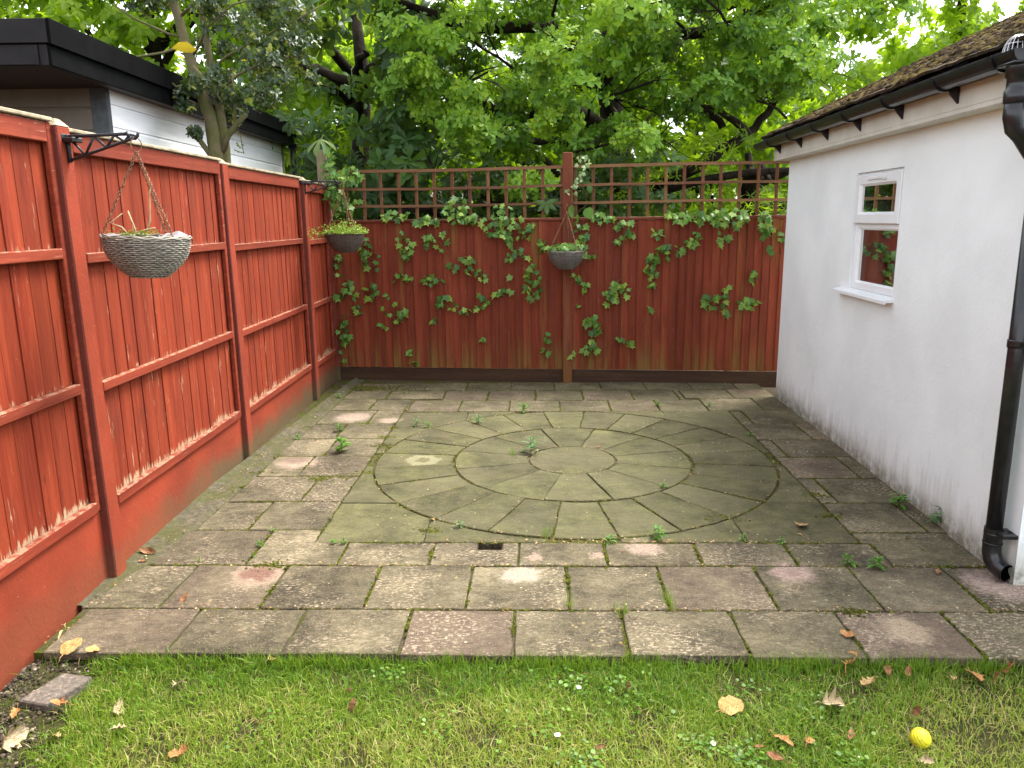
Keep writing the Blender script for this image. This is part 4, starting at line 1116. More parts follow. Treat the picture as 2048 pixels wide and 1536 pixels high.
def bare(x, y): # bare soil patches
    b = np.zeros_like(x)
    for (bx, by, r) in ((1.75, 2.58, .16), (1.62, 2.35, .16), (1.25, 2.60, .12), (.85, 2.62, .10), (1.9, 2.4, .15), (-.35, 2.62, .08), (-.1, 2.35, .05), (-.95, 2.42, .07), (-1.25, 2.28, .08), (-.55, 2.24, .09), (-1.3, 2.66, .05), (.45, 2.45, .05), (-.2, 2.5, .05)):
        b = np.maximum(b, np.exp(-((x-bx)**2+(y-by)**2)/(r*r)))
    return b
n = 120000
x = rng.random(n)*4.6-1.95; d = rng.random(n)**1.0*1.10; y = PW(0, -2.59)[1]+(x-PO[0])*math.tan(PTH)-.008-d
pk = (x < -1.62-.28*np.clip(y-2.3, -1, .5)+.05*np.sin(y*21)); ba = bare(x, y)
keep = (~pk | (rng.random(n) < .05)) & (rng.random(n) > ba*.85) & (rng.random(n) < .60+.40*(lawn_noise(x, y, 9)+.6)); keep &= ~((np.abs(x+1.76) < .10) & (np.abs(y-2.66) < .11))
x, y, d = x[keep], y[keep], d[keep]
yel = np.clip(.38+.9*lawn_noise(x, y, 3.1, 1)+.9*np.exp(-((x-.15)**2/.5+(y-2.1)**2/.07))+.4*np.exp(-((x+.3)**2/.2+(y-2.35)**2/.03))-.6*np.exp(-d*d/.03), 0, 1)
tint = np.clip(.18+.38*rng.random(len(x))+.32*yel+rng.normal(0, .07, len(x)), 0, .80)
dry = rng.random(len(x)) < (.08+.26*yel+.25*bare(x, y)); tint[dry] = rng.random(dry.sum())*.25+.76
H = (.020+.040*rng.random(len(x))**1.3)*(1+.2*lawn_noise(x, y, 8, 3))+.060*np.exp(-d*d/.0030)*rng.random(len(x))**1.5*(.4+lawn_noise(x, y, 14, 1))
H[dry] *= .8
H = np.maximum(H, .012)
P = np.stack([x, y, np.full(len(x), LAWZ-.004)], 1)
V, F, T = blades(P, H, .0026+.0026*rng.random(len(x)), tint, .95)
ne = 2600; tc = rng.random(60)*4.2-1.6; xe = tc[rng.integers(0, 60, ne)]+rng.normal(0, .05, ne); xe = np.clip(xe, -1.6, 3)
Pe = np.stack([xe, PW(0, -2.59)[1]+(xe-PO[0])*math.tan(PTH)-.006-np.abs(rng.normal(0, .02, ne)), np.full(ne, LAWZ-.004)], 1)
V2, F2, T2 = blades(Pe, .040+.055*rng.random(ne), .0030+.0022*rng.random(ne), .25+.4*rng.random(ne), .55)
F = np.concatenate([F, F2+len(V)]); V = np.concatenate([V, V2]); T = np.concatenate([T, T2])
tag(inst('grass', np_mesh('grass', V, F, M_grass, {'tint': T})), 'short mown green and yellow lawn grass along the front of the patio', 'grass', kind='stuff')
# clover and daisy leaves through the lawn
M_clover = m_leaf('clover_leaf', [(0, (.045, .12, .008)), (.6, (.085, .19, .012)), (1, (.14, .25, .02))], .3)
rt = [(0, 0, 0)]+[(.5*math.sin(a), .5-.5*math.cos(a)+0.0, .05*abs(math.sin(a))) for a in np.linspace(.5, 2*math.pi-.5, 8)]
rtf = [(0, i, i+1) for i in range(1, 8)]
cps = []
for (cx, cy, r, m_) in ((.20, 2.66, .10, 60), (.75, 2.24, .10, 90), (1.06, 2.52, .12, 40), (1.10, 2.22, .08, 70), (.24, 2.21, .09, 60), (-.5, 2.74, .08, 30), (.62, 2.30, .07, 50), (.42, 2.6, .12, 40), (-.3, 2.4, .12, 30), (1.2, 2.45, .12, 30), (.1, 2.38, .13, 40), (-.9, 2.4, .15, 30), (.9, 2.6, .1, 30), (.2, 2.3, .6, 50), (1.0, 2.4, .6, 60), (-.8, 2.4, .6, 30)):
    q = rng.normal(0, r*.5, (m_, 2)); cps.append(np.stack([cx+q[:, 0], cy+q[:, 1], LAWZ+.010+.016*rng.random(m_)], 1))
P = np.concatenate(cps); N = len(P); a = rng.random(N)*6.28
fw = np.stack([np.cos(a), np.sin(a), .15+.2*rng.random(N)], 1); up = np.tile([0, 0, 1.], (N, 1))+rng.normal(0, .25, (N, 3))
V, F, T = scatter(rt, rtf, P, fw, up, .008+.010*rng.random(N))
tag(inst('clover', np_mesh('clover', V, F, M_clover, {'tint': T})), 'patches of round leaved clover growing through the lawn', 'clover', kind='stuff')

# gravel and soil in the near left corner and along the fence foot
def m_stone():
    g = G('gravel_stone', .85); c = g.ramp(g.attr('tint'), [(0, (.02, .015, .010)), (.6, (.055, .042, .028)), (.9, (.12, .095, .065)), (1, (.27, .22, .16))])
    c = g.val(c, g.step(g.noise(g.pos(), 150, 3), .3, .7, .8, 1.2)); g.base(c).spec(.2); return g.m
M_stone = m_stone()
n = 4200; x = -1.99+.42*rng.random(n)**1.4; y = 2.05+.95*rng.random(n)
keep = (x < -1.60-.30*(y-2.3)+.04*np.sin(y*25)) & ~((np.abs(x+1.76) < .085) & (np.abs(y-2.66) < .1)) & ((y < 2.87) | (x < -1.93)); x, y = x[keep], y[keep]
V, F, T = blobs(np.stack([x, y, np.full(len(x), LAWZ-.004)+.012*rng.random(len(x))], 1), .002+.0085*rng.random(len(x))**4, .7, jit=.3)
tag(inst('gravel', np_mesh('gravel', V, F, M_stone, {'tint': T}, True)), 'small stones and grit on bare soil at the foot of the left fence', 'gravel', kind='stuff')
# debris flakes
def m_flake():
    g = G('leaf_litter', .8); g.base(g.ramp(g.attr('tint'), [(0, (.06, .028, .014)), (.4, (.18, .085, .035)), (.75, (.38, .24, .11)), (1, (.52, .42, .25))])).spec(.15); return g.m
M_flake = m_flake()
fl_t = [(-.5, -.5, 0), (.5, -.35, .15), (.35, .5, 0), (-.4, .45, .2)]; fl_f = [(0, 1, 2, 3)]
P = []
def addf(n, fu, fv, z=.004):
    for _ in range(n):
        u, v = fu(), fv(); P.append(PW(u, v, z+random.random()*.004))
U_ = random.uniform
addf(500, lambda: -2.33+abs(random.gauss(0, .05)), lambda: U_(-2.6, 2.6), .012)
addf(420, lambda: U_(-2.2, 2.0), lambda: 2.62-abs(random.gauss(0, .04)))
addf(260, lambda: 2.05-abs(random.gauss(0, .05)), lambda: U_(-1.9, 2.5))
for v in (-2.215, -1.765, -1.478): addf(420, lambda: U_(-1.9, 2.0) if v != -1.478 else random.gauss(.4, .6), lambda: v+random.gauss(0, .016))
for r_, m_ in ((.32, 130), (.86, 260), (1.43, 420)):
    for _ in range(m_):
        a = U_(0, 6.28); rr = r_+random.gauss(0, .012); P.append(PW(rr*math.cos(a), rr*math.sin(a), .004))
for k in range(24):
    a = R(8+15*k)
    for _ in range(14): rr = U_(.87, 1.42); P.append(PW(rr*math.cos(a)+random.gauss(0, .008), rr*math.sin(a)+random.gauss(0, .008), .004))
addf(900, lambda: U_(-2.2, 2.0), lambda: U_(-2.55, 2.6), .003)
P = np.array(P); N = len(P); a = rng.random(N)*6.28
V, F, T = scatter(fl_t, fl_f, P, np.stack([np.cos(a), np.sin(a), rng.normal(0, .15, N)], 1), np.tile([0, 0, 1.], (N, 1))+rng.normal(0, .2, (N, 3)), .003+.008*rng.random(N)**2.5)
tag(inst('leaf_litter', np_mesh('leaf_litter', V, F, M_flake, {'tint': T})), 'fine brown bud scales and leaf crumbs caught in the patio joints', 'leaf litter', kind='stuff')
# moss in joints
M_moss2 = m_moss('joint_moss', ((.2, (.018, .022, .004)), (.5, (.070, .078, .010)), (.85, (.15, .16, .022))))
P = []
def mossline(u0, v0, u1, v1, n, s=.006, amt=None):
    L_ = math.hypot(u1-u0, v1-v0); ph = U_(0, 9)
    for _ in range(n):
        t = random.random()
        if math.sin(t*L_*9+ph)+math.sin(t*L_*23+ph*2) < U_(-1.2, .9): continue
        P.append(PW(u0+(u1-u0)*t+random.gauss(0, s), v0+(v1-v0)*t+random.gauss(0, s), -.004+random.random()*.003))
for v in LV: mossline(-2.2, v, -1.48, v, 130)
for i in range(9): mossline(LJ[i], LV[i], LJ[i], LV[i+1], 110)
mossline(-1.478, -1.478, -1.478, 1.95, 300, .005)
for i in range(9): mossline(1.478 if i < 7 else 1.3, RV[i], 2.05, RV[i], 110); mossline(RJ[i], RV[i], RJ[i], RV[i+1], 90)
mossline(1.478, -1.478, 1.478, 1.43, 280, .005)
for v, a, b in ((-2.215, -2.3, 3.0), (-1.765, -2.3, 2.05), (-1.478, -1.478, 1.478), (1.43, -1.45, 1.4), (1.865, -1.45, 1.6), (2.325, -2.1, 2.0)): mossline(a, v, b, v, 620)
for u in (-.82, -.36, .11, .60, 1.06, 1.525): mossline(u, -2.58, u, -2.22, 60); 
for u in (-1.525, -1.045, -.585, -.11, .345, .825, 1.29, 1.75): mossline(u, -2.2, u, -1.77, 110, .007)
for u in (-1.285, -.81, .105, .585, 1.06, 1.525): mossline(u, -1.76, u, -1.49, 70, .007)
for u in (-.975, -.51, -.04, .425, .87): mossline(u, 1.44, u, 1.86, 80)
for u in (-.74, -.27, .2, .685, 1.13): mossline(u, 1.87, u, 2.32, 80)
for k in range(24):
    a = R(8+15*k); mossline(.87*math.cos(a), .87*math.sin(a), 1.42*math.cos(a), 1.42*math.sin(a), 46, .004)
for r_ in (.86, 1.43):
    for _ in range(int(700*r_)):
        a = U_(0, 6.28)
        if math.sin(a*7)+math.sin(a*17) > U_(-1, 1.5): P.append(PW(r_*math.cos(a)+random.gauss(0, .005), r_*math.sin(a)+random.gauss(0, .005), -.003))
# cushions
for (u, v, r_, n) in ((-1.75, -.42, .045, 90), (-1.45, -.30, .04, 60), (-1.62, -1.76, .05, 80), (-1.46, .35, .05, 80), (-2.05, 2.45, .14, 520), (-1.7, 2.45, .16, 200), (-1.5, .6, .04, 60), (1.52, -.75, .05, 60), (1.47, -1.1, .04, 60), (-1.58, -.37, .05, 50), (1.15, -2.22, .04, 60), (-2.3, -.6, .06, 90), (-2.28, -.3, .06, 110), (-2.27, 0.1, .05, 60), (-1.0, 2.5, .2, 120), (.2, 2.55, .3, 120), (-1.75, 1.0, .05, 60), (-1.5, .9, .05, 60), (.82, -1.12, .05, 60), (-.86, -1.32, .03, 50)):
    for _ in range(n): P.append(PW(u+random.gauss(0, r_), v+random.gauss(0, r_*.6), .0+random.random()*.002))
P = np.array(P)
V, F, T = blobs(P, .0035+.0065*rng.random(len(P))**1.5, .6)
tag(inst('moss', np_mesh('moss', V, F, M_moss2, {'tint': T}, True)), 'dark green and ochre moss filling the joints between the paving', 'moss', kind='stuff')

# loose stone at the patio corner
def m_block():
    g = G('loose_stone', .9); p = g.pos(); c = g.ramp(g.noise(p, 55, 6, .75), [(.35, (.075, .062, .055)), (.55, (.15, .125, .10)), (.7, (.32, .26, .19))]); g.base(c).spec(.2); g.bump(g.noise(p, 70, 6, .75), .8, .006); return g.m
sx, sy = -1.765, 2.655
m = MB(); q = [(-.092, -.085), (.030, -.112), (.100, .068), (-.022, .088)]
b = len(m.v); m.v = [(x, y, -.05) for x, y in q]+[(x, y, .0) for x, y in q]+[(x*.955, y*.955, .006) for x, y in q]
for i in range(4): j = (i+1) % 4; m.f += [(i, j, 4+j, 4+i), (4+i, 4+j, 8+j, 8+i)]
m.f.append((8, 9, 10, 11))
tag(m.build('loose_stone', m_block(), loc=(sx, sy, -.022), rot=(R(1.5), R(2), 0)), 'loose grey brown paving offcut lying off the left front corner of the patio', 'stone')

# ball
g = G('yellow_rubber', .45); v = g.obj()
w = g.n('ShaderNodeTexCoord')
c = g.mix(g.step(g.noise(v, 22, 4, .7), .50, .62, 0, .7), (.62, .56, .02), (.16, .09, .02))
zc = g.sep(v)[0]; c = g.mix(g.step(zc, -.010, .012), c, (.62, .58, .02)); g.base(c).spec(.4)
m = MB(); rb = .0335; pf = []
for i in range(41):
    a = math.pi*i/40; z = rb*math.cos(a); rr = rb*math.sin(a)
    gr = 0
    for gc in (.28, .5, .72, .98, 1.30): 
        if abs(a-gc) < .05: gr = .0014
    if abs(a-1.57) < .06: gr = .0022
    for gc in (2.1, 2.5): 
        if abs(a-gc) < .05: gr = .0014
    pf.append((max(rr-gr*math.sin(a), .00001), z-gr*math.cos(a)))
m.lathe(pf, 32)
tag(m.build('ball', g.m, None, True, loc=(1.365, 2.29, -.012), rot=(R(35), R(38), 0)), 'yellow ridged rubber dog ball lying in the grass at lower right', 'ball')

# ------------------------------------------------------------------ leaves templates
def leaf_strip(stations, fold=.25, droop=.15):
    """stations: (y, halfwidth). y 0..1"""
    vs = []; fs = []
    for (y, w) in stations: z = -droop*y*y; vs += [(-w, y, z+fold*w), (0, y, z), (w, y, z+fold*w)]
    for i in range(len(stations)-1):
        a = 3*i; fs += [(a, a+1, a+4, a+3), (a+1, a+2, a+5, a+4)]
    return np.array(vs, float), np.array(fs)
OAK = leaf_strip([(0, .01), (.24, .15), (.33, .07), (.48, .24), (.57, .11), (.74, .30), (.83, .16), (1.0, .05)], .25, .2)
OAKS = leaf_strip([(0, .02), (.3, .16), (.7, .27), (1.0, .05)], .3, .2); DIA = leaf_strip([(0, .02), (.55, .26), (1.0, .02)], .3, .2)
ELL = leaf_strip([(0, .01), (.35, .2), (.7, .19), (1.0, .01)], .3, .2)
CHEST = leaf_strip([(0, .01), (.35, .09), (.72, .19), (.88, .15), (1.0, .0)], .3, .35)
HOLLY = leaf_strip([(0, .02), (.18, .22), (.30, .14), (.48, .28), (.62, .15), (.80, .20), (1.0, .01)], .45, .25)
def rosettes(C, D, per, tpl, size, spread=.9, tint=None, tvar=.18, rad=.25):
    """leaf rosettes at C facing D"""
    N = len(C); C = np.repeat(C, per, 0); D = np.repeat(D, per, 0); k = np.tile(np.arange(per), N)
    a = k*2*math.pi/per+np.repeat(rng.random(N)*6.28, per)+rng.normal(0, .25, N*per)
    up0 = np.where(np.abs(D[:, 2:3]) < .95, [[0, 0, 1.]], [[1., 0, 0]])
    X = np.cross(D, up0); X /= np.linalg.norm(X, axis=1, keepdims=True); Y = np.cross(D, X)
    rd = X*np.cos(a)[:, None]+Y*np.sin(a)[:, None]
    sp = spread*(1+rng.normal(0, .25, N*per))[:, None]
    fwd = D*.45+rd*sp; fwd[:, 2] -= .12
    up = D+rd*-.2+rng.normal(0, .25, (N*per, 3))
    sz = np.repeat(size*(1+rng.normal(0, .15, N)), per)*(.75+.4*rng.random(N*per))
    pos = C-D*rad*sz[:, None]*rng.random((N*per, 1))
    t = np.clip(np.repeat(tint if tint is not None else rng.random(N), per)+rng.normal(0, tvar, N*per), 0, 1)
    return pos, fwd, up, sz, t
M_oak = m_leaf('oak_leaf', [(0, (.026, .085, .007)), (.35, (.080, .200, .011)), (.7, (.155, .31, .016)), (1, (.27, .42, .028))], .32, rough=.42, spec=.3)
M_oakfar = m_leaf('far_leaf', [(0, (.030, .070, .008)), (.5, (.11, .20, .010)), (1, (.24, .34, .015))], .6, tcol=(.40, .60, .02))
M_chest = m_leaf('chestnut_leaf', [(0, (.016, .048, .010)), (.6, (.030, .085, .014)), (1, (.06, .14, .02))], .35)
M_holly = m_leaf('holly_leaf', [(0, (.012, .032, .010)), (.6, (.028, .055, .016)), (.85, (.060, .095, .022)), (1, (.24, .26, .04))], .15, .3, .4)
M_ivy = m_leaf('ivy_leaf', [(0, (.040, .115, .020)), (.4, (.090, .21, .032)), (.75, (.16, .29, .042)), (1, (.26, .40, .06))], .25, .42, .38, use='rnd')
M_bark = m_simple('dark_oak_bark', (.022, .017, .012), .95, .1, (.9, .02), .45, 9)
def m_barkgreen():
    g = G('green_holly_bark', .8); p = g.pos(); c = g.mix(g.step(g.noise(p, 7, 5, .7), .35, .62), (.15, .12, .07), (.10, .105, .035)); g.base(c).spec(.2); g.bump(g.noise(p, 60, 5), .5, .006); return g.m
M_hbark = m_barkgreen()

def branchy(mb, p, d, L, r, depth, tips, n=6, seg=4, gravity=-.02, spread=.7):
    pts = [p.copy()]; rs = [r]
    for i in range(seg):
        d = (d+Vector(rdir(1)[0])*.22+Vector((0, 0, gravity))).normalized(); p = p+d*L/seg
        pts.append(p.copy()); rs.append(r*(1-.45*(i+1)/seg))
    mb.tube(pts, rs, n)
    if depth == 0: tips.append((p.copy(), d.copy())); return
    for k in range(3 if depth > 1 else 4):
        i = random.randint(max(1, seg-2), seg); dd = (d+Vector(rdir(1)[0])*spread).normalized()
        branchy(mb, pts[i], dd, L*random.uniform(.55, .8), rs[i]*.62, depth-1, tips, max(4, n-1), seg, gravity, spread)
    tips.append((p.copy(), d.copy()))

def crown_mesh(C, D, per, tpl, size, mat, tint, spread=.9, tvar=.15, name='crown', rad=.3):
    pos, fwd, up, sz, t = rosettes(C, D, per, tpl, size, spread, tint, tvar, rad)
    V, F, T = scatter(tpl[0], tpl[1], pos, fwd, up, sz, t)
    return np_mesh(name, V, F, mat, {'tint': T}), (pos, fwd, up, sz, t)

def clump_points(centres, radii, per, out=(0, -1, .25), shell=.55):
    Cs = []; Ds = []; K = []
    for i, (c, r) in enumerate(zip(centres, radii)):
        q = rdir(per); rr = (shell+(1-shell)*rng.random((per, 1)))
        Cs.append(c+q*np.array([r, r*.85, r*.62])*rr); Ds.append(q+np.array(out)*.7+rng.normal(0, .25, (per, 3))); K += [i]*per
    C = np.concatenate(Cs); D = np.concatenate(Ds); D /= np.linalg.norm(D, axis=1, keepdims=True)
    return C, D, np.array(K)

# ---- the big oak behind the fence
oak = thing('oak_tree', 'big bright green oak overhanging the back fence in the middle of the view', 'tree', (2.0, 12.2, 0))
OV = Vector((2.0, 12.2, 0))
mb = MB(); mb.tube([Vector(q)-OV for q in ((2.0, 12.2, -.25), (1.9, 12.2, 1.0), (1.7, 12.1, 2.2), (1.5, 12.2, 3.6), (1.6, 12.3, 5.2), (1.8, 12.4, 7.0))], [.30, .26, .21, .17, .13, .06], 12)
mb.build('trunk', M_bark, oak, True)
limbs = [([(1.7, 12.1, 2.0), (2.3, 11.4, 2.25), (2.75, 11, 2.50), (3.0, 11, 2.68), (3.35, 11, 2.87), (3.6, 11, 3.2), (3.75, 10.9, 3.6), (4.2, 10.8, 4.1)], .10),
         ([(2.95, 11, 2.9), (2.7, 11, 3.12), (2.3, 11, 3.2), (1.95, 11.2, 3.35)], .055), ([(3.25, 11, 2.80), (3.0, 10.9, 3.02), (2.75, 10.8, 3.12), (2.3, 10.7, 3.25)], .06),
         ([(1.7, 12.1, 1.7), (2.3, 11.2, 2.12), (3.2, 10.6, 2.30), (4.4, 10.2, 2.27)], .09),
         ([(1.6, 12.2, 3.0), (.9, 11.4, 3.2), (-.1, 11, 3.15), (-1.2, 10.6, 3.5), (-1.9, 10.4, 3.4), (-2.6, 10.2, 3.6)], .13),
         ([(1.5, 12.2, 3.8), (.6, 11.0, 4.2), (-.6, 10.4, 4.1), (-1.6, 10, 4.4)], .11), ([(1.6, 12.2, 4.2), (2.6, 11.0, 4.1), (3.6, 10.4, 4.4)], .11),
         ([(1.6, 12.1, 2.6), (1.0, 11.2, 2.75), (.4, 10.4, 2.7), (-.3, 9.7, 2.75)], .08), ([(1.6, 12.1, 3.2), (1.2, 10.8, 3.4), (.9, 9.8, 3.3), (.7, 9.2, 3.2)], .08),
         ([(1.5, 12.3, 2.2), (1.2, 11.4, 2.2), (1.0, 11, 2.55)], .12)]
for pts, r0 in limbs:
    m = MB(); pts = [Vector(q)-OV for q in pts]; P2 = []
    for a, b in zip(pts[:-1], pts[1:]):
        for i in range(3): P2.append(a.lerp(b, i/3)+Vector(rdir(1)[0])*.03)
    P2.append(pts[-1]); m.tube(P2, [r0*(1-.75*i/len(P2)) for i in range(len(P2))], 8); m.build('limb', M_bark, oak, True)
m = MB(); tips = []
for _ in range(26):
    p = Vector((U_(-1.6, 3.8), U_(9.8, 11.4), U_(2.4, 4.6)))-OV; branchy(m, p, Vector((U_(-1, 1), -.8, U_(-.2, .5))).normalized(), U_(.7, 1.2), .022, 2, tips, 5, 3)
m.build('twigs', M_bark, oak)['kind'] = 'stuff'
cen = []; rad = []
for _ in range(215):
    x = U_(-1.25, 3.9) if random.random() < .8 else U_(-1.5, 5.2); y = U_(9.15, 11.0); lo = 2.45 if x < 1.6 else 2.9+(x-1.6)*.22
    if x > 1.7: y += .6
    if -1.2 < x < 1.4 and random.random() < .25: lo = 2.1
    if x < -.5: lo = 2.75+(-.5-x)*.5
    z = U_(lo, 5.6); cen.append((x, y, z)); rad.append(U_(.20, .46))
cen = np.array(cen); rad = np.array(rad)
C, D, K = clump_points(cen, rad, 30)
ct = rng.random(len(cen))*.35+.25+.25*(cen[:, 1] < 9.8)  # front clumps brighter: light on the crown's front put into the leaf tint
M1, fr = crown_mesh(C-np.array(OV), D, 6, OAK, .098, M_oak, np.clip(ct[K]+.34*(C[:, 2]-cen[K][:, 2])/rad[K], 0, 1), .95)  # toplight in the tint as well: leaves lighten up each clump
pos, fwd, up, sz, t = fr
score = pos[:, 1]+np.where((pos[:, 0]+2 > -1.0) & (pos[:, 0]+2 < 2.5) & (pos[:, 2] < 4.2) & (pos[:, 2] > 2.2), 0, 9)
near = np.argsort(score)[:290]; far = np.argsort(score)[290:]
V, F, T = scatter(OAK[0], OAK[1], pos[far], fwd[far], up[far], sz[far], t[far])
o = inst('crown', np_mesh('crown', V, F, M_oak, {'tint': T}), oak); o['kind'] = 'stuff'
single = [np_mesh('leaf', OAK[0], OAK[1], M_oak, {'tint': np.full(len(OAK[0]), tv)}) for tv in (.35, .5, .62, .75, .9)]
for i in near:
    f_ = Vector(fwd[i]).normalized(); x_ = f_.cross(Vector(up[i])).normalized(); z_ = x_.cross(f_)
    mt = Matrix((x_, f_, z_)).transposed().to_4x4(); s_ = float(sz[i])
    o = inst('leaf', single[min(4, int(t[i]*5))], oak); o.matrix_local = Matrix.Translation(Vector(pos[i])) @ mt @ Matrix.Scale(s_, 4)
bpy.data.meshes.remove(M1)

def bg_tree(name, label, base, trunk_h, box, nclump, per, tpl, lsize, mat, rr=(.4, .9), perl=5, tmid=.5, branches=None, lowfn=None, trunk_r=.18):
    t_ = thing(name, label, 'tree', base, group=None); B = Vector(base)
    m = MB(); zt = min(box[5], trunk_h); m.tube([(0, 0, -.1), (U_(-.1, .1), 0, zt*.4), (U_(-.2, .2), 0, zt*.7), (0, 0, zt)], [trunk_r, trunk_r*.8, trunk_r*.6, trunk_r*.25], 9); m.build('trunk', M_bark, t_, True)
    m = MB(); 
    for _ in range(7):
        z = U_(zt*.35, zt*.8); q = Vector((U_(box[0], box[1]), U_(box[2], box[3]), U_(z, box[5]-.3)))-B
        a = Vector((0, 0, z)); mid = a.lerp(q, .5)+Vector((0, 0, U_(-.1, .4))); m.tube([a, a.lerp(mid, .5)+Vector(rdir(1)[0])*.05, mid, mid.lerp(q, .5)+Vector(rdir(1)[0])*.08, q], [trunk_r*.45, trunk_r*.38, trunk_r*.3, trunk_r*.2, .01], 6)
    m.build('limb', M_bark, t_, True)
    cen = []; rad = []
    while len(cen) < nclump:
        c_ = (U_(box[0], box[1]), U_(box[2], box[3]), U_(box[4], box[5]))
        if lowfn and not lowfn(*c_): continue
        cen.append(c_); rad.append(U_(*rr))
    cen = np.array(cen); rad = np.array(rad)
    C, D, K = clump_points(cen, rad, per, (0, -1, .3), .35)
    ct = np.clip(rng.normal(tmid, .18, len(cen)), 0, 1)
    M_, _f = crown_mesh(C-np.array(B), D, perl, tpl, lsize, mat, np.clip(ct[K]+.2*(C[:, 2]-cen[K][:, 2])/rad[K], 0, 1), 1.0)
    o = inst('crown', M_, t_); o['kind'] = 'stuff'
    return t_
# horse chestnut: palmate leaves of seven leaflets
bg_tree('horse_chestnut', 'dark horse chestnut with big hand shaped leaves behind the end of the garden room', (-2.2, 11.8, 0), 5.5, (-3.2, -.8, 9.6, 11.6, 1.5, 5.2), 62, 13, CHEST, .19, M_chest, (.3, .55), 7, .45)
bg_tree('laurel_bush', 'dense dark laurel thicket behind the left half of the trellis', (-.3, 10.9, 0), 2.6, (-2.2, 1.8, 9.4, 11.2, .6, 2.5), 60, 20, ELL, .11, M_chest, (.3, .5), 6, .4)
bg_tree('willow_scrub', 'thin leaved green scrub lit from behind the right half of the trellis', (3.4, 11.4, 0), 2.6, (1.4, 5.2, 10.2, 12.2, .8, 2.75), 62, 26, leaf_strip([(0, .01), (.4, .09), (1, .01)], .3, .2), .10, M_oakfar, (.3, .5), 6, .45)
bg_tree('maple_tree', 'sunlit yellow green tree above the roof of the garden room', (-6.8, 15.5, 0), 7, (-10.5, -2.2, 13.8, 17, 2.8, 7.6), 250, 26, OAKS, .17, M_oakfar, (.5, .9), 6, .62)
bg_tree('ash_tree', 'tall back lit tree behind the oak, left of the outbuilding roof', (3.8, 16.5, 0), 8, (.4, 8.6, 14.5, 17.5, 2.0, 7.4), 210, 26, OAKS, .16, M_oakfar, (.4, .8), 6, .62)
bg_tree('lime_tree', 'yellow green tree with sky showing through beyond the outbuilding roof', (8.6, 15.5, 0), 7, (7.4, 13.5, 14, 16.5, 3.4, 7.6), 60, 22, OAKS, .15, M_oakfar, (.35, .75), 6, .75)
bg_tree('beech_tree', 'broad shaded tree far behind the middle of the back fence', (-1.2, 17.5, 0), 8, (-5.2, 2.6, 15.5, 18.5, .8, 7.0), 190, 26, DIA, .19, M_oakfar, (.5, .95), 6, .40)
bg_tree('elder_bush', 'leafy elder bush behind the trellis at the middle of the back fence', (1.0, 12.6, 0), 3.0, (-3.4, 4.6, 12.2, 13.6, .3, 4.6), 150, 24, DIA, .14, M_oakfar, (.4, .7), 6, .5)
o = bg_tree('hazel_hedge', 'low dark hedge far behind the right part of the trellis', (3.6, 14.2, 0), 2.8, (.6, 7.5, 13.2, 15, .3, 3.1), 90, 24, DIA, .14, M_oakfar, (.4, .7), 6, .3)

# ---- holly between fence and garden room
HOV = Vector((-2.55, 7.0, 0))
hol = thing('holly_tree', 'holly with two greenish stems and glossy dark leaves rising behind the second fence post', 'tree', HOV)
def px2(px, py, Y): # helper used once to lay stems along the real tree
    f = Vector((0, math.cos(R(12.1)), -math.sin(R(12.1)))); return None
m = MB(); m.tube([(-.02, 0, 0), (-.01, 0, 1.6), (-.005, 0, 2.34), (-.03, .0, 2.62), (-.10, -.02, 2.85), (-.16, -.03, 3.15), (-.23, -.04, 3.5), (-.3, -.04, 4.1), (-.32, 0, 4.9)], [.085, .075, .066, .055, .048, .042, .036, .026, .012], 12); m.build('trunk', M_hbark, hol, True)
m = MB(); m.tube([(.05, .03, 0), (.055, .03, 1.8), (.065, .03, 2.36), (.04, .04, 2.75), (-.01, .05, 3.1), (-.05, .06, 3.55), (-.02, .08, 4.3), (0, .08, 5.0)], [.05, .045, .042, .036, .030, .026, .018, .008], 10); m.build('trunk', M_hbark, hol, True)
for pts, r0 in (([(.05, 0, 2.32), (.12, -.03, 2.45), (.22, -.05, 2.56), (.30, -.06, 2.62)], .028), ([(-.02, -.02, 2.25), (-.12, -.06, 2.42), (-.20, -.10, 2.52)], .026), ([(-.12, 0, 2.7), (-.2, -.02, 2.74)], .018),
                ([(.19, -.04, 2.52), (.20, -.03, 2.7), (.19, 0, 2.95)], .014)):
    m = MB(); m.tube(pts, [r0, r0*.9, r0*.8, r0*.75][:len(pts)], 8); m.build('branch', M_hbark, hol, True)
m = MB()
for pts in ([(-.15, -.03, 3.2), (-.35, -.1, 3.12), (-.6, -.2, 3.05), (-.75, -.25, 3.1)], [(-.15, -.03, 3.25), (-.3, -.05, 3.28), (-.55, -.1, 3.38), (-.7, -.12, 3.5)], [(-.13, -.03, 3.1), (.05, -.1, 3.3), (.3, -.2, 3.45), (.5, -.2, 3.5)],
            [(-.05, 0, 2.95), (.15, .02, 3.1), (.45, .05, 3.25), (.75, .1, 3.4), (1.0, .1, 3.55)], [(-.2, -.04, 3.4), (-.05, -.1, 3.5), (.2, -.2, 3.6)], [(-.1, 0, 2.9), (-.25, -.1, 2.85), (-.33, -.15, 2.92)], [(.0, .04, 2.8), (.25, 0, 2.95), (.5, -.05, 3.05), (.8, 0, 3.1)],
            [(-.1, -.1, 3.0), (.05, -.15, 2.85), (.15, -.18, 2.7)], [(-.28, -.04, 3.7), (-.6, -.05, 3.9), (-.9, 0, 4.1)], [(0, .06, 3.6), (.4, 0, 3.9), (.8, 0, 4.1)]):
    m.tube([Vector(q)+Vector(rdir(1)[0])*.01 for q in pts], [.013-.0022*i for i in range(len(pts))], 6)
m.build('side_branches', M_hbark, hol, True)
cen = []; rad = []
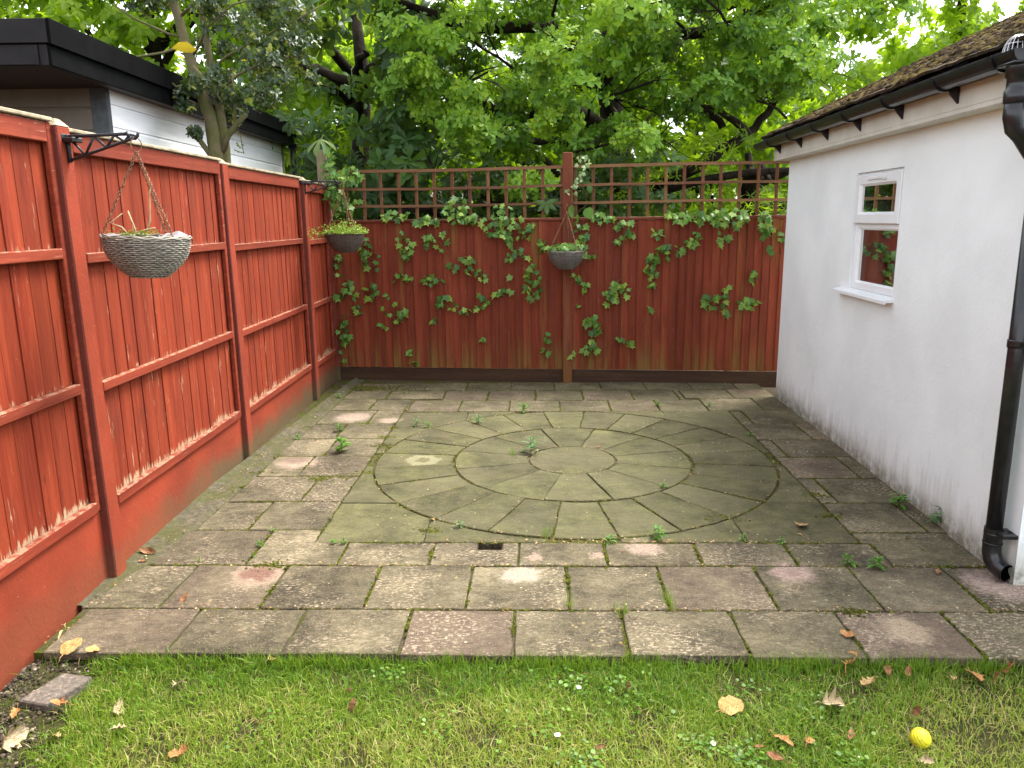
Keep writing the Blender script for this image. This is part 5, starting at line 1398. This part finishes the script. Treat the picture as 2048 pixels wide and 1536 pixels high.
for _ in range(95):
    z = U_(2.65, 4.6); w = (.75 if z > 3.15 else .25+.55*(z-2.65)/.5)
    if z < 3.5: x = U_(.0, w+.15)+(.02 if z < 3.0 else -.1)
    else: x = U_(-.85, .95)
    cen.append((x, U_(-.35, .35), z)); rad.append(U_(.09, .22))
for q in ((-.22, -.1, 2.78), (-.15, -.1, 2.84), (-.2, -.12, 2.68)): cen.append(q); rad.append(.07)
cen.append((-.13, -.12, 2.47)); rad.append(.07)
C, D, K = clump_points(np.array(cen), np.array(rad), 16, (.3, -1, .2), .3)
M_, _f = crown_mesh(C, D, 5, HOLLY, .050, M_holly, rng.random(len(C))*.85, 1.1, .2)
o = inst('crown', M_, hol); o['kind'] = 'stuff'
lt = np_mesh('leaf', HOLLY[0], HOLLY[1], m_leaf('large_holly_leaf', [(0, (.045, .07, .015)), (1, (.10, .12, .025))], .2, .35, .5, use='rnd'))
for q, s_, ro in (((.20, -.05, 2.40), .085, (R(-120), 0, R(60))), ((.17, -.05, 2.34), .09, (R(-150), 0, R(120))), ((.26, -.06, 2.37), .08, (R(-170), 0, R(10))), ((.22, -.05, 2.50), .06, (R(-80), 0, R(90)))):
    o = inst('leaf', lt, hol, q, ro, (s_,)*3)
m = MB(); m.tube([(.05, 0, 2.42), (.15, -.03, 2.52), (.23, -.04, 2.46), (.25, -.05, 2.30)], .004, 5); m.build('shoot', M_hbark, hol)
yl = np_mesh('yellow_leaf', ELL[0], ELL[1], m_leaf('yellow_leaf', [(0, (.62, .46, .03)), (1, (.62, .42, .03))], .3, use='rnd'))
inst('yellow_leaf', yl, hol, (-.02, -.2, 3.12), (R(20), R(50), R(80)), (.24,)*3); inst('yellow_leaf', yl, hol, (.32, -.2, 3.02), (R(20), R(30), R(-80)), (.07,)*3)

# chestnut seedling leaf on top of the weathered corner post
cl_ = thing('chestnut_leaf_spray', 'single hand shaped chestnut leaf hanging over the weathered corner post', 'leaf', BWp(-.12, 2.56, .0))
lm = np_mesh('leaflet', CHEST[0], CHEST[1], m_leaf('pale_chestnut_leaf', [(0, (.06, .13, .03)), (1, (.22, .28, .10))], .35, use='rnd'))
for k in range(6): o = inst('leaflet', lm, cl_, (0, 0, 0)); o.scale = (.19,)*3; o.rotation_euler = Euler((R(-25), R(15), R(0))).to_matrix().to_euler(); o.rotation_euler = (Euler((R(28), 0, 0)).to_matrix() @ Euler((R(-20), 0, R(90+28+50*k))).to_matrix()).to_euler()
m = MB(); m.tube([(0, 0, 0), (.02, .1, .05), (.02, .3, .02)], .003, 5); m.build('stalk', M_hbark, cl_)

# ------------------------------------------------------------------ ivy
def ivy_leaf_mesh():
    o = [(0, 0), (.28, -.10), (.50, .05), (.34, .30), (.62, .52), (.24, .60), (0, 1.05), (-.24, .60), (-.62, .52), (-.34, .30), (-.50, .05), (-.28, -.10)]
    vs = [(0, .30, .0)]+[(x, y, .16*abs(x)-.10*max(0, y-.5)+.0) for x, y in o]
    fs = [(0, i, i+1) for i in range(1, 12)]+[(0, 12, 1)]
    m = MB(); m.add(vs, fs); me = bpy.data.meshes.new('ivy_leaf'); me.from_pydata(m.v, [], m.f); me.materials.append(M_ivy); return me
IVL = ivy_leaf_mesh()
M_stem = m_simple('ivy_stem', (.12, .085, .04), .8, .2)
n2 = (BWp(0, 0, 1)-BWp(0, 0, 0))
for (t, z, w, h, n, lab) in IVY:
    base = BWp(t, z, .02)
    r_ = thing('ivy_sprig', lab, 'ivy', base, BR, 'ivy growing over the back fence')
    thick = .02+.25*min(w, h)
    if z > 1.66: thick = .09
    if n >= 24: thick = .13
    cnt_ = int(n*(1.15 if z < 1.6 else 1.5))
    pts = []
    for k in range(cnt_):
        a = U_(0, 6.28); q = math.sqrt(U_(0, 1))
        # follow an uneven diagonal so that sprigs are not discs
        lx = q*math.cos(a)*w/2; lz = q*math.sin(a)*h/2
        ly = -U_(.004, thick)
        pts.append(Vector((lx, ly, lz)))
        rx = R(random.gauss(-118, 24)); rz = R(random.gauss(0, 42))
        s_ = U_(.044, .084)*(1.0 if n > 6 else .9)
        o = inst('leaf', IVL, r_, (lx, ly, lz), (0, 0, 0), (s_*U_(.8, 1.1), s_, s_))
        # tip hangs down, blade faces outwards
        o.rotation_euler = Euler((R(random.gauss(-122, 20)), R(random.gauss(0, 32)), R(random.gauss(0, 35))), 'XYZ')
    pts.sort(key=lambda p: p.z+p.x*.5); m = MB()
    ch = [Vector((p.x, min(-.004, p.y*.4), p.z)) for p in pts[::max(1, len(pts)//6)]]
    if len(ch) > 1: m.tube(ch, .0018, 4); m.build('stem', M_stem, r_)
rn = thing('ivy_runners', 'thin dry ivy runners creeping over the boards of the back fence', 'ivy', BWp(2.4, 1.0, .02), BR)
for (a_, b_) in ((0, 9), (1, 3), (3, 4), (2, 5), (5, 6), (7, 8), (10, 11), (11, 12), (13, 15), (17, 18), (18, 19), (20, 21), (24, 29), (25, 29), (37, 36), (46, 45), (45, 44), (44, 47), (47, 48), (49, 41), (52, 53), (53, 54), (56, 57), (57, 55), (60, 61), (61, 62), (64, 65), (42, 57), (50, 51), (26, 2), (1, 31), (13, 7), (59, 48), (62, 69)):
    A_, B_ = IVY[a_], IVY[b_]; pts_ = []
    for k in range(9):
        t_ = k/8; pts_.append((A_[0]+(B_[0]-A_[0])*t_-2.4+random.gauss(0, .012), -.001+random.uniform(-.003, .001), A_[1]+(B_[1]-A_[1])*t_-1.0+random.gauss(0, .010)-.05*math.sin(math.pi*t_)))
    m = MB(); m.tube(pts_, .0016, 4); m.build('runner', M_stem, rn)
# round leaved and five fingered climbers by the central post
M_hazel = m_leaf('round_leaf', [(0, (.04, .12, .02)), (1, (.11, .24, .025))], .35, use='rnd')
ROUND = leaf_strip([(0, .05), (.06, .28), (.3, .46), (.6, .45), (.85, .25), (1.0, .02)], .12, .25)
rl = np_mesh('leaf', ROUND[0], ROUND[1], M_hazel)
rp = thing('bramble', 'climber with three large round veined leaves right of the central post', 'climber', BWp(2.56, 1.84, .03), BR)
for q, s_, ro in (((-.03, -.03, .01), .13, (-75, 0, 60)), ((.12, -.04, -.02), .12, (-60, 20, 170)), ((.03, .01, -.09), .14, (-60, -20, 120)), ((.14, -.02, .20), .07, (-70, 0, 200)), ((.20, .03, -.08), .10, (-50, 0, 220))):
    inst('leaf', rl, rp, q, tuple(R(a) for a in ro), (s_,)*3)
m = MB(); m.tube([(-.03, -.02, 0), (.02, .0, -.06), (.10, 0, .0), (.12, 0, .2)], .003, 5); m.build('stem', M_stem, rp)
vp = thing('creeper', 'five fingered creeper leaf hanging over the trellis left of the central post', 'creeper', BWp(2.26, 1.86, .03), BR)
em = np_mesh('leaf', ELL[0], ELL[1], m_leaf('creeper_leaf', [(0, (.045, .10, .03)), (1, (.07, .15, .04))], .25, use='rnd'))
for k in range(5): inst('leaf', em, vp, (0, -.02, .02), (R(-70), 0, R(100+40*k)) if False else (R(-80), R(-100+48*k), 0), (.125,)*3)
m = MB(); m.tube([(0, -.02, .02), (.02, 0, .06), (.03, .03, .05)], .002, 4); m.build('stem', M_stem, vp)

# pale variegated climber beside the top of the central post
vc = thing('variegated_ivy', 'pale variegated ivy climbing the right side of the central post top', 'ivy', BWp(2.60, 2.18, .02), BR)
ivp = IVL.copy(); ivp.materials.clear(); ivp.materials.append(m_leaf('variegated_leaf', [(0, (.10, .20, .06)), (1, (.34, .42, .20))], .25, use='rnd'))
for k in range(46):
    zz = U_(-.22, .16); xx = random.gauss(.02+.06*math.sin(zz*9), .035)-(.05 if zz > .1 else 0)
    s_ = U_(.03, .045); inst('leaf', ivp, vc, (xx, -U_(0, .07), zz), (R(random.gauss(-120, 20)), R(random.gauss(0, 35)), R(random.gauss(0, 35))), (s_,)*3)
m = MB(); m.tube([(0, 0, .16), (.04, -.01, .05), (.03, 0, -.22)], .003, 5); m.build('stem', M_stem, vc)

# ------------------------------------------------------------------ patio weeds
M_weed = m_leaf('weed_leaf', [(0, (.045, .14, .015)), (1, (.12, .28, .03))], .35, use='rnd')
M_herb = m_leaf('herb_leaf', [(0, (.06, .15, .05)), (1, (.12, .24, .08))], .3, use='rnd')
LAN = leaf_strip([(0, .03), (.35, .20), (.7, .18), (1, .01)], .3, .45)
lanm = [np_mesh('leaf', LAN[0], LAN[1], M_weed), np_mesh('leaf', LAN[0]*np.array([.7, 1, 1]), LAN[1], M_herb)]
for (x, y, kind, hh, lab) in WEEDS:
    hh *= 1.35
    w_ = thing('weed', lab, 'weed', (x, y, -.003), U_(0, 6), 'weeds growing in the patio joints')
    if kind == 'grass':
        n = 26 if hh > .07 else 14
        V, F, T = blades(np.stack([rng.normal(0, .012, n), rng.normal(0, .012+.012*(hh > .07), n), np.zeros(n)], 1), hh*(.5+.6*rng.random(n)), .0028, .3+.35*rng.random(n), .45)
        o = inst('blades', np_mesh('blades', V, F, M_grass, {'tint': T}), w_); o['kind'] = 'stuff'
    else:
        mesh_ = lanm[0] if kind == 'broad' else lanm[1]; n = 7 if hh < .04 else (12 if hh < .07 else 17)
        m = MB(); m.tube([(0, 0, 0), (.002, .001, hh*.5), (0, .004, hh*.8)], .0016, 4); m.build('stem', bpy.data.materials['ivy_stem'], w_)
        for k in range(n):
            f_ = k/n; s_ = hh*U_(.45, .75)*(1-.4*f_); 
            inst('leaf', mesh_, w_, (random.gauss(0, .1)*hh, random.gauss(0, .1)*hh, hh*(.1+.7*f_)), (R(U_(5, 50)), 0, k*2.4+U_(-.3, .3)), (s_,)*3)

# ------------------------------------------------------------------ fallen leaves
def m_dead(name, c0, c1):
    g = G(name, .65); v = g.obj(); c = g.mix(g.step(g.noise(v, 2.5, 5, .7), .3, .7), c0, c1)
    vein = g.step(g.math('ABSOLUTE', g.sep(v)[0]), .015, .03, .35, 0); c = g.mix(vein, c, tuple(q*.5 for q in c0))
    g.base(c).spec(.25); g.bump(g.noise(v, 9, 4), .5, .05); return g.m
DM = {'tan': m_dead('tan_dead_leaf', (0.302, 0.18, 0.065), (0.446, 0.317, 0.144)), 'brown': m_dead('brown_dead_leaf', (.15, .062, .028), (.34, .17, .075)),
      'orange': m_dead('orange_dead_leaf', (0.288, 0.108, 0.032), (0.418, 0.23, 0.086)), 'pale': m_dead('pale_dead_leaf', (0.36, 0.259, 0.137), (0.504, 0.403, 0.259)),
      'yellow': m_dead('yellow_dead_leaf', (.58, .47, .14), (.68, .60, .30)), 'flat': m_dead('golden_dead_leaf', (0.374, 0.216, 0.065), (0.475, 0.317, 0.13))}
def dead_mesh(kind, seed):
    rr = random.Random(seed)
    st = {'tan': [(0, .03), (.12, .12), (.25, .34), (.34, .22), (.5, .46), (.62, .26), (.8, .30), (1, .02)],
          'pale': [(0, .04), (.15, .40), (.3, .20), (.48, .55), (.6, .24), (.8, .32), (1, .03)],
          'flat': [(0, .16), (.15, .44), (.4, .48), (.55, .42), (.7, .46), (.85, .34), (1, .10)],
          'brown': [(0, .03), (.2, .22), (.45, .30), (.7, .26), (1, .03)],
          'orange': [(0, .04), (.18, .30), (.32, .16), (.5, .38), (.66, .2), (.85, .24), (1, .02)],
          'yellow': [(0, .03), (.3, .14), (.7, .14), (1, .02)]}[kind]
    curl = rr.uniform(.3, 1.2) if kind != 'flat' else .15; al = rr.uniform(-.5, .9) if kind != 'flat' else .05
    vs = []; fs = []; n = len(st)
    for i, (y, w) in enumerate(st):
        for k, s in enumerate((-1, -.55, 0, .55, 1)):
            ww = w*rr.uniform(.85, 1.15)
            vs.append((s*ww*(1-.25*curl*abs(s)), y-.5, curl*(s*ww)**2*1.6+al*(y-.5)**2+rr.gauss(0, .025)+.05))
    for i in range(n-1):
        for k in range(4): a = 5*i+k; fs.append((a, a+1, a+6, a+5))
    m = MB(); m.add(vs, fs)
    m.tube([(0, -.5, vs[2][2]), (.03, -.72, .10), (.12, -.95, .04)], [.02, .016, .012], 4)
    me = bpy.data.meshes.new('fallen_leaf'); me.from_pydata(m.v, [], m.f); me.materials.append(DM[kind]); me.polygons.foreach_set('use_smooth', [True]*len(me.polygons)); return me
for i, (x, y, z, s, kind, lab) in enumerate(LEAVES):
    me = dead_mesh(kind, i+3)
    zz = .003 if z == 0 else LAWZ+.022
    if 'folded golden' in lab or 'yellow leaf on a long' in lab or 'pale leaf scrap beside' in lab: zz = .008
    tilt = (R(random.gauss(0, 10)), R(random.gauss(0, 12))) if z == 0 else (R(random.gauss(0, 22)), R(random.gauss(0, 22)))
    if 'upright' in lab or 'standing' in lab: tilt = (R(70), R(20)); zz += .012
    if 'folded golden' in lab: me = dead_mesh('flat', 5); tilt = (R(14), R(-6)); zz = .012
    o = inst('fallen_leaf', me, None, (x, y, zz), (*tilt, U_(0, 6.28)), (s*(.72 if 'folded golden' in lab else .98),)*3)
    tag(o, lab, 'leaf', 'fallen dead leaves')
# daisies
dz = thing('daisy', 'white daisy at the bottom centre of the lawn, nearest the clover', 'daisy', (.141, 2.327, LAWZ), 0, 'daisies in the lawn')
m = MB(); m.tube([(0, 0, 0), (.002, 0, .03)], .0012, 5); m.build('stem', M_clover, dz)
m = MB()
for k in range(14):
    a = 2*math.pi*k/14; c_, s_ = math.cos(a), math.sin(a)
    m.add([(c_*.002-s_*.0015, s_*.002+c_*.0015, .031), (c_*.002+s_*.0015, s_*.002-c_*.0015, .031), (c_*.011+s_*.002, s_*.011-c_*.002, .033), (c_*.011-s_*.002, s_*.011+c_*.002, .033)], [(0, 1, 2, 3)])
m.build('petals', m_simple('daisy_white', (.75, .75, .74), .6, .2, None, .05), dz)
m = MB(); m.lathe([(0, .0345), (.003, .0335), (.004, .031), (0, .030)], 10); m.build('flower_centre', m_simple('daisy_yellow', (.6, .42, .03), .7, .2), dz, True)
for (x, y, lab) in ((.235, 2.618, 'small closed daisy near the patio edge right of centre'), (.664, 2.292, 'white daisy beside the clover patch right of centre'), (1.12, 2.20, 'white daisy in the clover left of the ball')):
    c = copy_tree(dz); c.scale = (.8,)*3; c.location = (x, y, LAWZ); c['label'] = lab; c.rotation_euler = (R(-15), R(10), U_(0, 6))

# ------------------------------------------------------------------ hanging baskets
def m_wicker(name, c0, c1):
    g = G(name, .6); v = g.obj(); c = g.mix(g.step(g.noise(g.vec(v, (1, 1, 14)), 14, 4), .3, .7), c0, c1); g.base(c).spec(.3); g.bump(g.noise(v, 120, 3), .3, .002); return g.m
M_wick1 = m_wicker('pale_grey_wicker', (.17, .155, .125), (.34, .315, .26)); M_wick2 = m_wicker('brown_wicker', (.075, .055, .043), (.15, .115, .095)); M_wick3 = m_wicker('grey_wicker', (.11, .095, .08), (.23, .205, .175))
M_liner = m_simple('black_liner', (.02, .02, .02), .6, .3)
M_rust = m_simple('rusty_steel', (.22, .11, .055), .7, .4, (.4, .001), .6, 60)
M_iron = m_simple('black_iron', (.010, .011, .013), .45, .5, (.3, .001), .3, 60)
M_dirt = m_simple('compost', (.035, .025, .016), .95, .1, (1, .01), .5, 60)
def basket_profile(t):   # t 0 rim .. 1 bottom -> radius, z
    return .178*(1-t**2.3*.60), -.172*t
def weave(rowsN, stakes, thick, fine):
    m = MB(); NS = stakes*4
    for i in range(rowsN):
        t = (i+.5)/rowsN; r, z = basket_profile(t); ph = (i % 2)*math.pi
        pts = []
        for k in range(NS):
            a = 2*math.pi*k/NS; wv = thick*.9*math.cos(a*stakes/1.0+ph) if True else 0
            rr = r+wv; pts.append((rr*math.cos(a), rr*math.sin(a), z+random.gauss(0, fine)))
        m.tube(pts, thick, 5, closed=True)
    pts = [((.184+.003*math.sin(k*1.1))*math.cos(2*math.pi*k/60), .184*math.sin(2*math.pi*k/60), .004+.003*math.sin(k*1.7)) for k in range(60)]
    m.tube(pts, thick*1.2, 6, closed=True)
    pts = [((.182+.003*math.cos(k*1.3))*math.cos(2*math.pi*k/60), .182*math.sin(2*math.pi*k/60), .010+.003*math.cos(k*1.7)) for k in range(60)]
    m.tube(pts, thick, 6, closed=True)
    for s_ in range(stakes):
        a = 2*math.pi*(s_+.25)/stakes; pts = []
        for j in range(9):
            r, z = basket_profile(j/8); pts.append((r*math.cos(a), r*math.sin(a), z))
        m.tube(pts, thick*.8, 4)
    return m
w1 = weave(20, 26, .0037, .0006).mesh('woven_bowl', M_wick1, True)
w2m = weave(20, 28, .0031, .0010); w2 = w2m.mesh('woven_bowl', M_wick2, True); w3 = w2m.mesh('woven_bowl', M_wick3, True)
def chain_mesh(a, b, n, sag=0.0):
    a, b = Vector(a), Vector(b); m = MB(); d = (b-a); L = d.length/n; d.normalize(); up = d.orthogonal().normalized(); w = d.cross(up)
    for i in range(n):
        c = a+(b-a)*((i+.5)/n)+Vector((0, 0, -sag*math.sin(math.pi*(i+.5)/n)))+Vector(rdir(1)[0])*.0008; s1, s2 = (up, w) if i % 2 else (w, up)
        pts = []
        for k in range(8):
            t = 2*math.pi*k/8; pts.append(c+d*(L*.72*math.cos(t))+s1*(L*.50*math.sin(t)))
        m.tube(pts, .0019, 4, closed=True)
    return m
def basket(label, loc, hook, wm, rz, angs, tilt=(0, 0)):
    t = thing('hanging_basket', label, 'hanging basket', loc, 0, None); t.rotation_euler = (R(tilt[0]), R(tilt[1]), 0)
    inst('woven_bowl', wm, t, (0, 0, 0), (0, 0, rz))
    m = MB(); pf = [(basket_profile(k/8)[0]-.006, basket_profile(k/8)[1]) for k in range(9)]+[(0, -.152)]; m.lathe(pf, 30); m.build('liner', M_liner, t, True)
    m = MB(); m.lathe([(.172, -.012), (.12, -.004), (.06, .004), (0, .006)], 26); m.build('compost', M_dirt, t, True)
    T_ = Vector((0, 0, 0)); hk = t.matrix_basis.inverted() @ Vector(hook) if False else (Matrix.Translation(Vector(loc)) @ Euler(t.rotation_euler).to_matrix().to_4x4()).inverted() @ Vector(hook)
    ringc = hk+Vector((0, 0, -.028))
    for a in angs: chain_mesh((.178*math.cos(a), .178*math.sin(a), .004), tuple(ringc+Vector((0, 0, -.03))), 34).build('chain', M_rust, t, True)
    m = MB(); ca = .6; m.tube([ringc+Vector((.022*math.cos(k*math.pi/8)*math.cos(ca), .022*math.cos(k*math.pi/8)*math.sin(ca), .030*math.sin(k*math.pi/8))) for k in range(16)], .0022, 6, closed=True); m.build('ring', M_rust, t, True)
    return t
def bracket(label, post_xyz, rz, L=.42):
    """lattice hanging basket bracket; origin on the post, x runs outwards"""
    t = thing('wall_bracket', label, 'bracket', post_xyz, rz)
    m = MB(); hb = .012
    m.box((0, -.006, .0), (L*.90, .006, .014), .002)
    n = 14; m.tube([(L*k/n*1.0, 0, -.085+.085*(k/n)**1.0-.012) for k in range(n+1)], .007, 6)
    zz = lambda x: -.097+.085*x/L
    m.box((-.006, -.008, -.105), (.012, .008, .016), .002)
    k = 0; x = .012; up_ = False
    xs_ = [.012, .09, .145, .205, .25, .30, .335, .37]
    for i in range(len(xs_)-1):
        a = (xs_[i], 0, .004 if i % 2 == 0 else zz(xs_[i])); b = (xs_[i+1], 0, zz(xs_[i+1]) if i % 2 == 0 else .004)
        m.tube([a, b], .0055, 6)
    m.tube([(L*.88, 0, .006), (L*.92, 0, .012), (L*.94, 0, -.004)], .008, 6)
    m.tube([(L*.98, 0, -.010), (L*1.03, 0, -.014), (L*1.07, 0, -.004), (L*1.085, 0, .012)], .007, 6)
    m.build('lattice_arm', M_iron, t, True)
    m = MB(); m.box((-.085, -.062, -.012), (-.002, -.052, .018), .003); m.box((-.002, -.062, -.014), (.004, .062, .018), .003); m.box((-.085, .052, -.012), (-.002, .062, .018), .003); m.box((.004, -.03, -.02), (.06, .03, .002), .004)
    m.build('clamp_strap', M_iron, t)
    return t
# near basket
P1 = Vector((LF0[0], LF0[1]+.05, 2.095))
bracket('large black iron bracket clamped to the nearest tall fence post', P1+Vector((.0, 0, 0)), R(-14), .345)
hk1 = P1+Vector((math.cos(R(-14))*.345*1.04, math.sin(R(-14))*.345*1.04, -.012))
b1 = basket('pale grey wicker basket with a torn liner, hanging nearest the camera', (hk1.x+.0, hk1.y, 1.655), hk1, w1, .2, (R(205), R(85), R(-28)), (0, 2.5))
# plastic liner flap
m = MB(); vs = []; K = 14
for i in range(K+1):
    for j in range(4):
        a = R(10+75*i/K); rr = .172-.03*j; vs.append((rr*math.cos(a), rr*math.sin(a), .006+.020*math.sin(math.pi*i/K)*math.sin(j*.9+.6)+random.gauss(0, .003)))
m.add(vs, [(i*4+j, i*4+j+1, i*4+j+5, i*4+j+4) for i in range(K) for j in range(3)])
vs = []
for i in range(K+1):
    for j in range(3):
        a = R(175+70*i/K); rr = .176-.022*j; vs.append((rr*math.cos(a), rr*math.sin(a), .004+.012*math.sin(j+.5)+random.gauss(0, .003)))
m.add(vs, [(i*3+j, i*3+j+1, i*3+j+4, i*3+j+3) for i in range(K) for j in range(2)])
m.build('torn_liner', m_simple('dusty_plastic', (.20, .18, .175), .45, .5, (.3, .004), .35, 30), b1, True)
pl = thing('dead_bedding_plant', 'dead pale stems with a few green leaves in the nearest basket', 'plant', (b1.location.x-.03, b1.location.y-.02, 1.655))
m = MB()
for q in (((-.03, 0, 0), (-.06, -.01, .05), (-.10, -.03, .07), (-.055, 0, .11)), ((0, 0, 0), (-.01, 0, .05), (-.035, .01, .12)), ((0, 0, 0), (.03, 0, .035), (.09, -.02, .045)), ((.02, .02, 0), (.05, .03, .08), (.06, .03, .2), (.075, .03, .235)), ((0, 0, 0), (.05, -.02, .02))): m.tube(q, [.005, .004, .003, .002][:len(q)], 5)
m.build('dead_stems', m_simple('dead_stem', (.42, .32, .18), .8, .2), pl, True)
N = 90; P = rng.normal(0, 1, (N, 3))*np.array([.055, .03, .008])+np.array([0, -.02, .018]); a = rng.random(N)*6.28
V, F, T = scatter(ELL[0], ELL[1], P, np.stack([np.cos(a), np.sin(a), .3+rng.random(N)*.4], 1), np.tile([0, 0, 1.], (N, 1)), .022)
inst('leaves', np_mesh('leaves', V, F, M_clover, {'tint': T}), pl)['kind'] = 'stuff'
# second basket by the corner
P2_ = Vector((LF0[0]+math.sin(R(.75))*3.87+.001, 7.44, 2.075))
bracket('small looking black iron bracket on the third fence post by the corner', P2_, R(-4), .33)
hk2 = P2_+Vector((.36, -.03, -.012))
b2 = basket('dark brown wicker basket overflowing with green plants by the fence corner', (hk2.x, hk2.y, 1.600), hk2, w2, .5, (R(200), R(80), R(-40)))
pg = thing('trailing_bedding_plant', 'fine leaved bright green plant overflowing the corner basket', 'plant', (hk2.x, hk2.y, 1.60))
N = 1700; a = rng.random(N)*6.28; r_ = .205*np.sqrt(rng.random(N)); P = np.stack([r_*np.cos(a)+.01, r_*np.sin(a), .0+.15*rng.random(N)**1.4*(1-(r_/.24)**2)*(.65+.35*np.sin(a*5+r_*30))], 1)
P = np.concatenate([P, np.stack([-.18-.16*rng.random(110), rng.normal(0, .02, 110), .03+rng.normal(0, .025, 110)-.06*rng.random(110)], 1)]); N = len(P); a = rng.random(N)*6.28
V, F, T = scatter(ELL[0]*np.array([1.6, 1, 1]), ELL[1], P, np.stack([np.cos(a), np.sin(a), .2+rng.random(N)], 1), rdir(N)+np.array([0, 0, 1.2]), .012+.012*rng.random(N))
M_bed = m_leaf('bedding_leaf', [(0, (.09, .18, .02)), (1, (.26, .36, .05))], .35)
inst('leaves', np_mesh('leaves', V, F, M_bed, {'tint': T}), pg)['kind'] = 'stuff'
m = MB(); m.tube([(-.15, 0, .02), (-.25, 0, .06), (-.33, 0, .03)], .0018, 4); m.tube([(-.15, 0, .01), (-.27, 0, -.01), (-.25, 0, -.09)], .0018, 4); m.tube([(.02, 0, 0), (.03, .0, .25), (.0, .02, .42)], .004, 5); m.build('stems', M_stem, pg)
# third basket on the central post
c3 = BWp(2.475, 1.385, .25); hk3 = BWp(2.475, 1.86, .10)
hkn = thing('cup_hook', 'small rusty hook screwed into the central back fence post', 'hook', BWp(2.475, 1.86, .045), BR)
m = MB(); m.tube([(0, 0, .005), (0, -.045, .005), (0, -.062, -.006), (0, -.062, -.018), (0, -.048, -.022)], .003, 6); m.build('hook', M_rust, hkn, True)
hk3 = BWp(2.475, 1.845, .10); c3 = BWp(2.475, 1.385, .205)
b3 = basket('grey wicker basket hung on the central post of the back fence', (c3.x, c3.y, c3.z), hk3, w3, .1, (R(185), R(75), R(-55)))
pi_ = thing('basket_ivy', 'small variegated ivy spilling over the central basket rim', 'ivy', (c3.x, c3.y, 1.385))
for k in range(70):
    a = U_(0, 6.28); rr = U_(.02, .19); s_ = U_(.04, .065); xx = rr*math.cos(a); zz = U_(.0, .075)
    if k < 10: xx = U_(.14, .20); zz = U_(-.07, .06); 
    inst('leaf', IVL, pi_, (xx, -abs(rr*math.sin(a))*.8 if k >= 10 else U_(-.05, .02), zz+.01), (R(random.gauss(-125, 25)), R(random.gauss(0, 30)), R(random.gauss(0, 40))), (s_,)*3)
m = MB(); m.tube([(-.12, 0, 0), (-.05, -.02, .03), (.05, 0, .02), (.14, 0, .03), (.2, 0, -.05)], .002, 4); m.build('stem', M_stem, pi_)
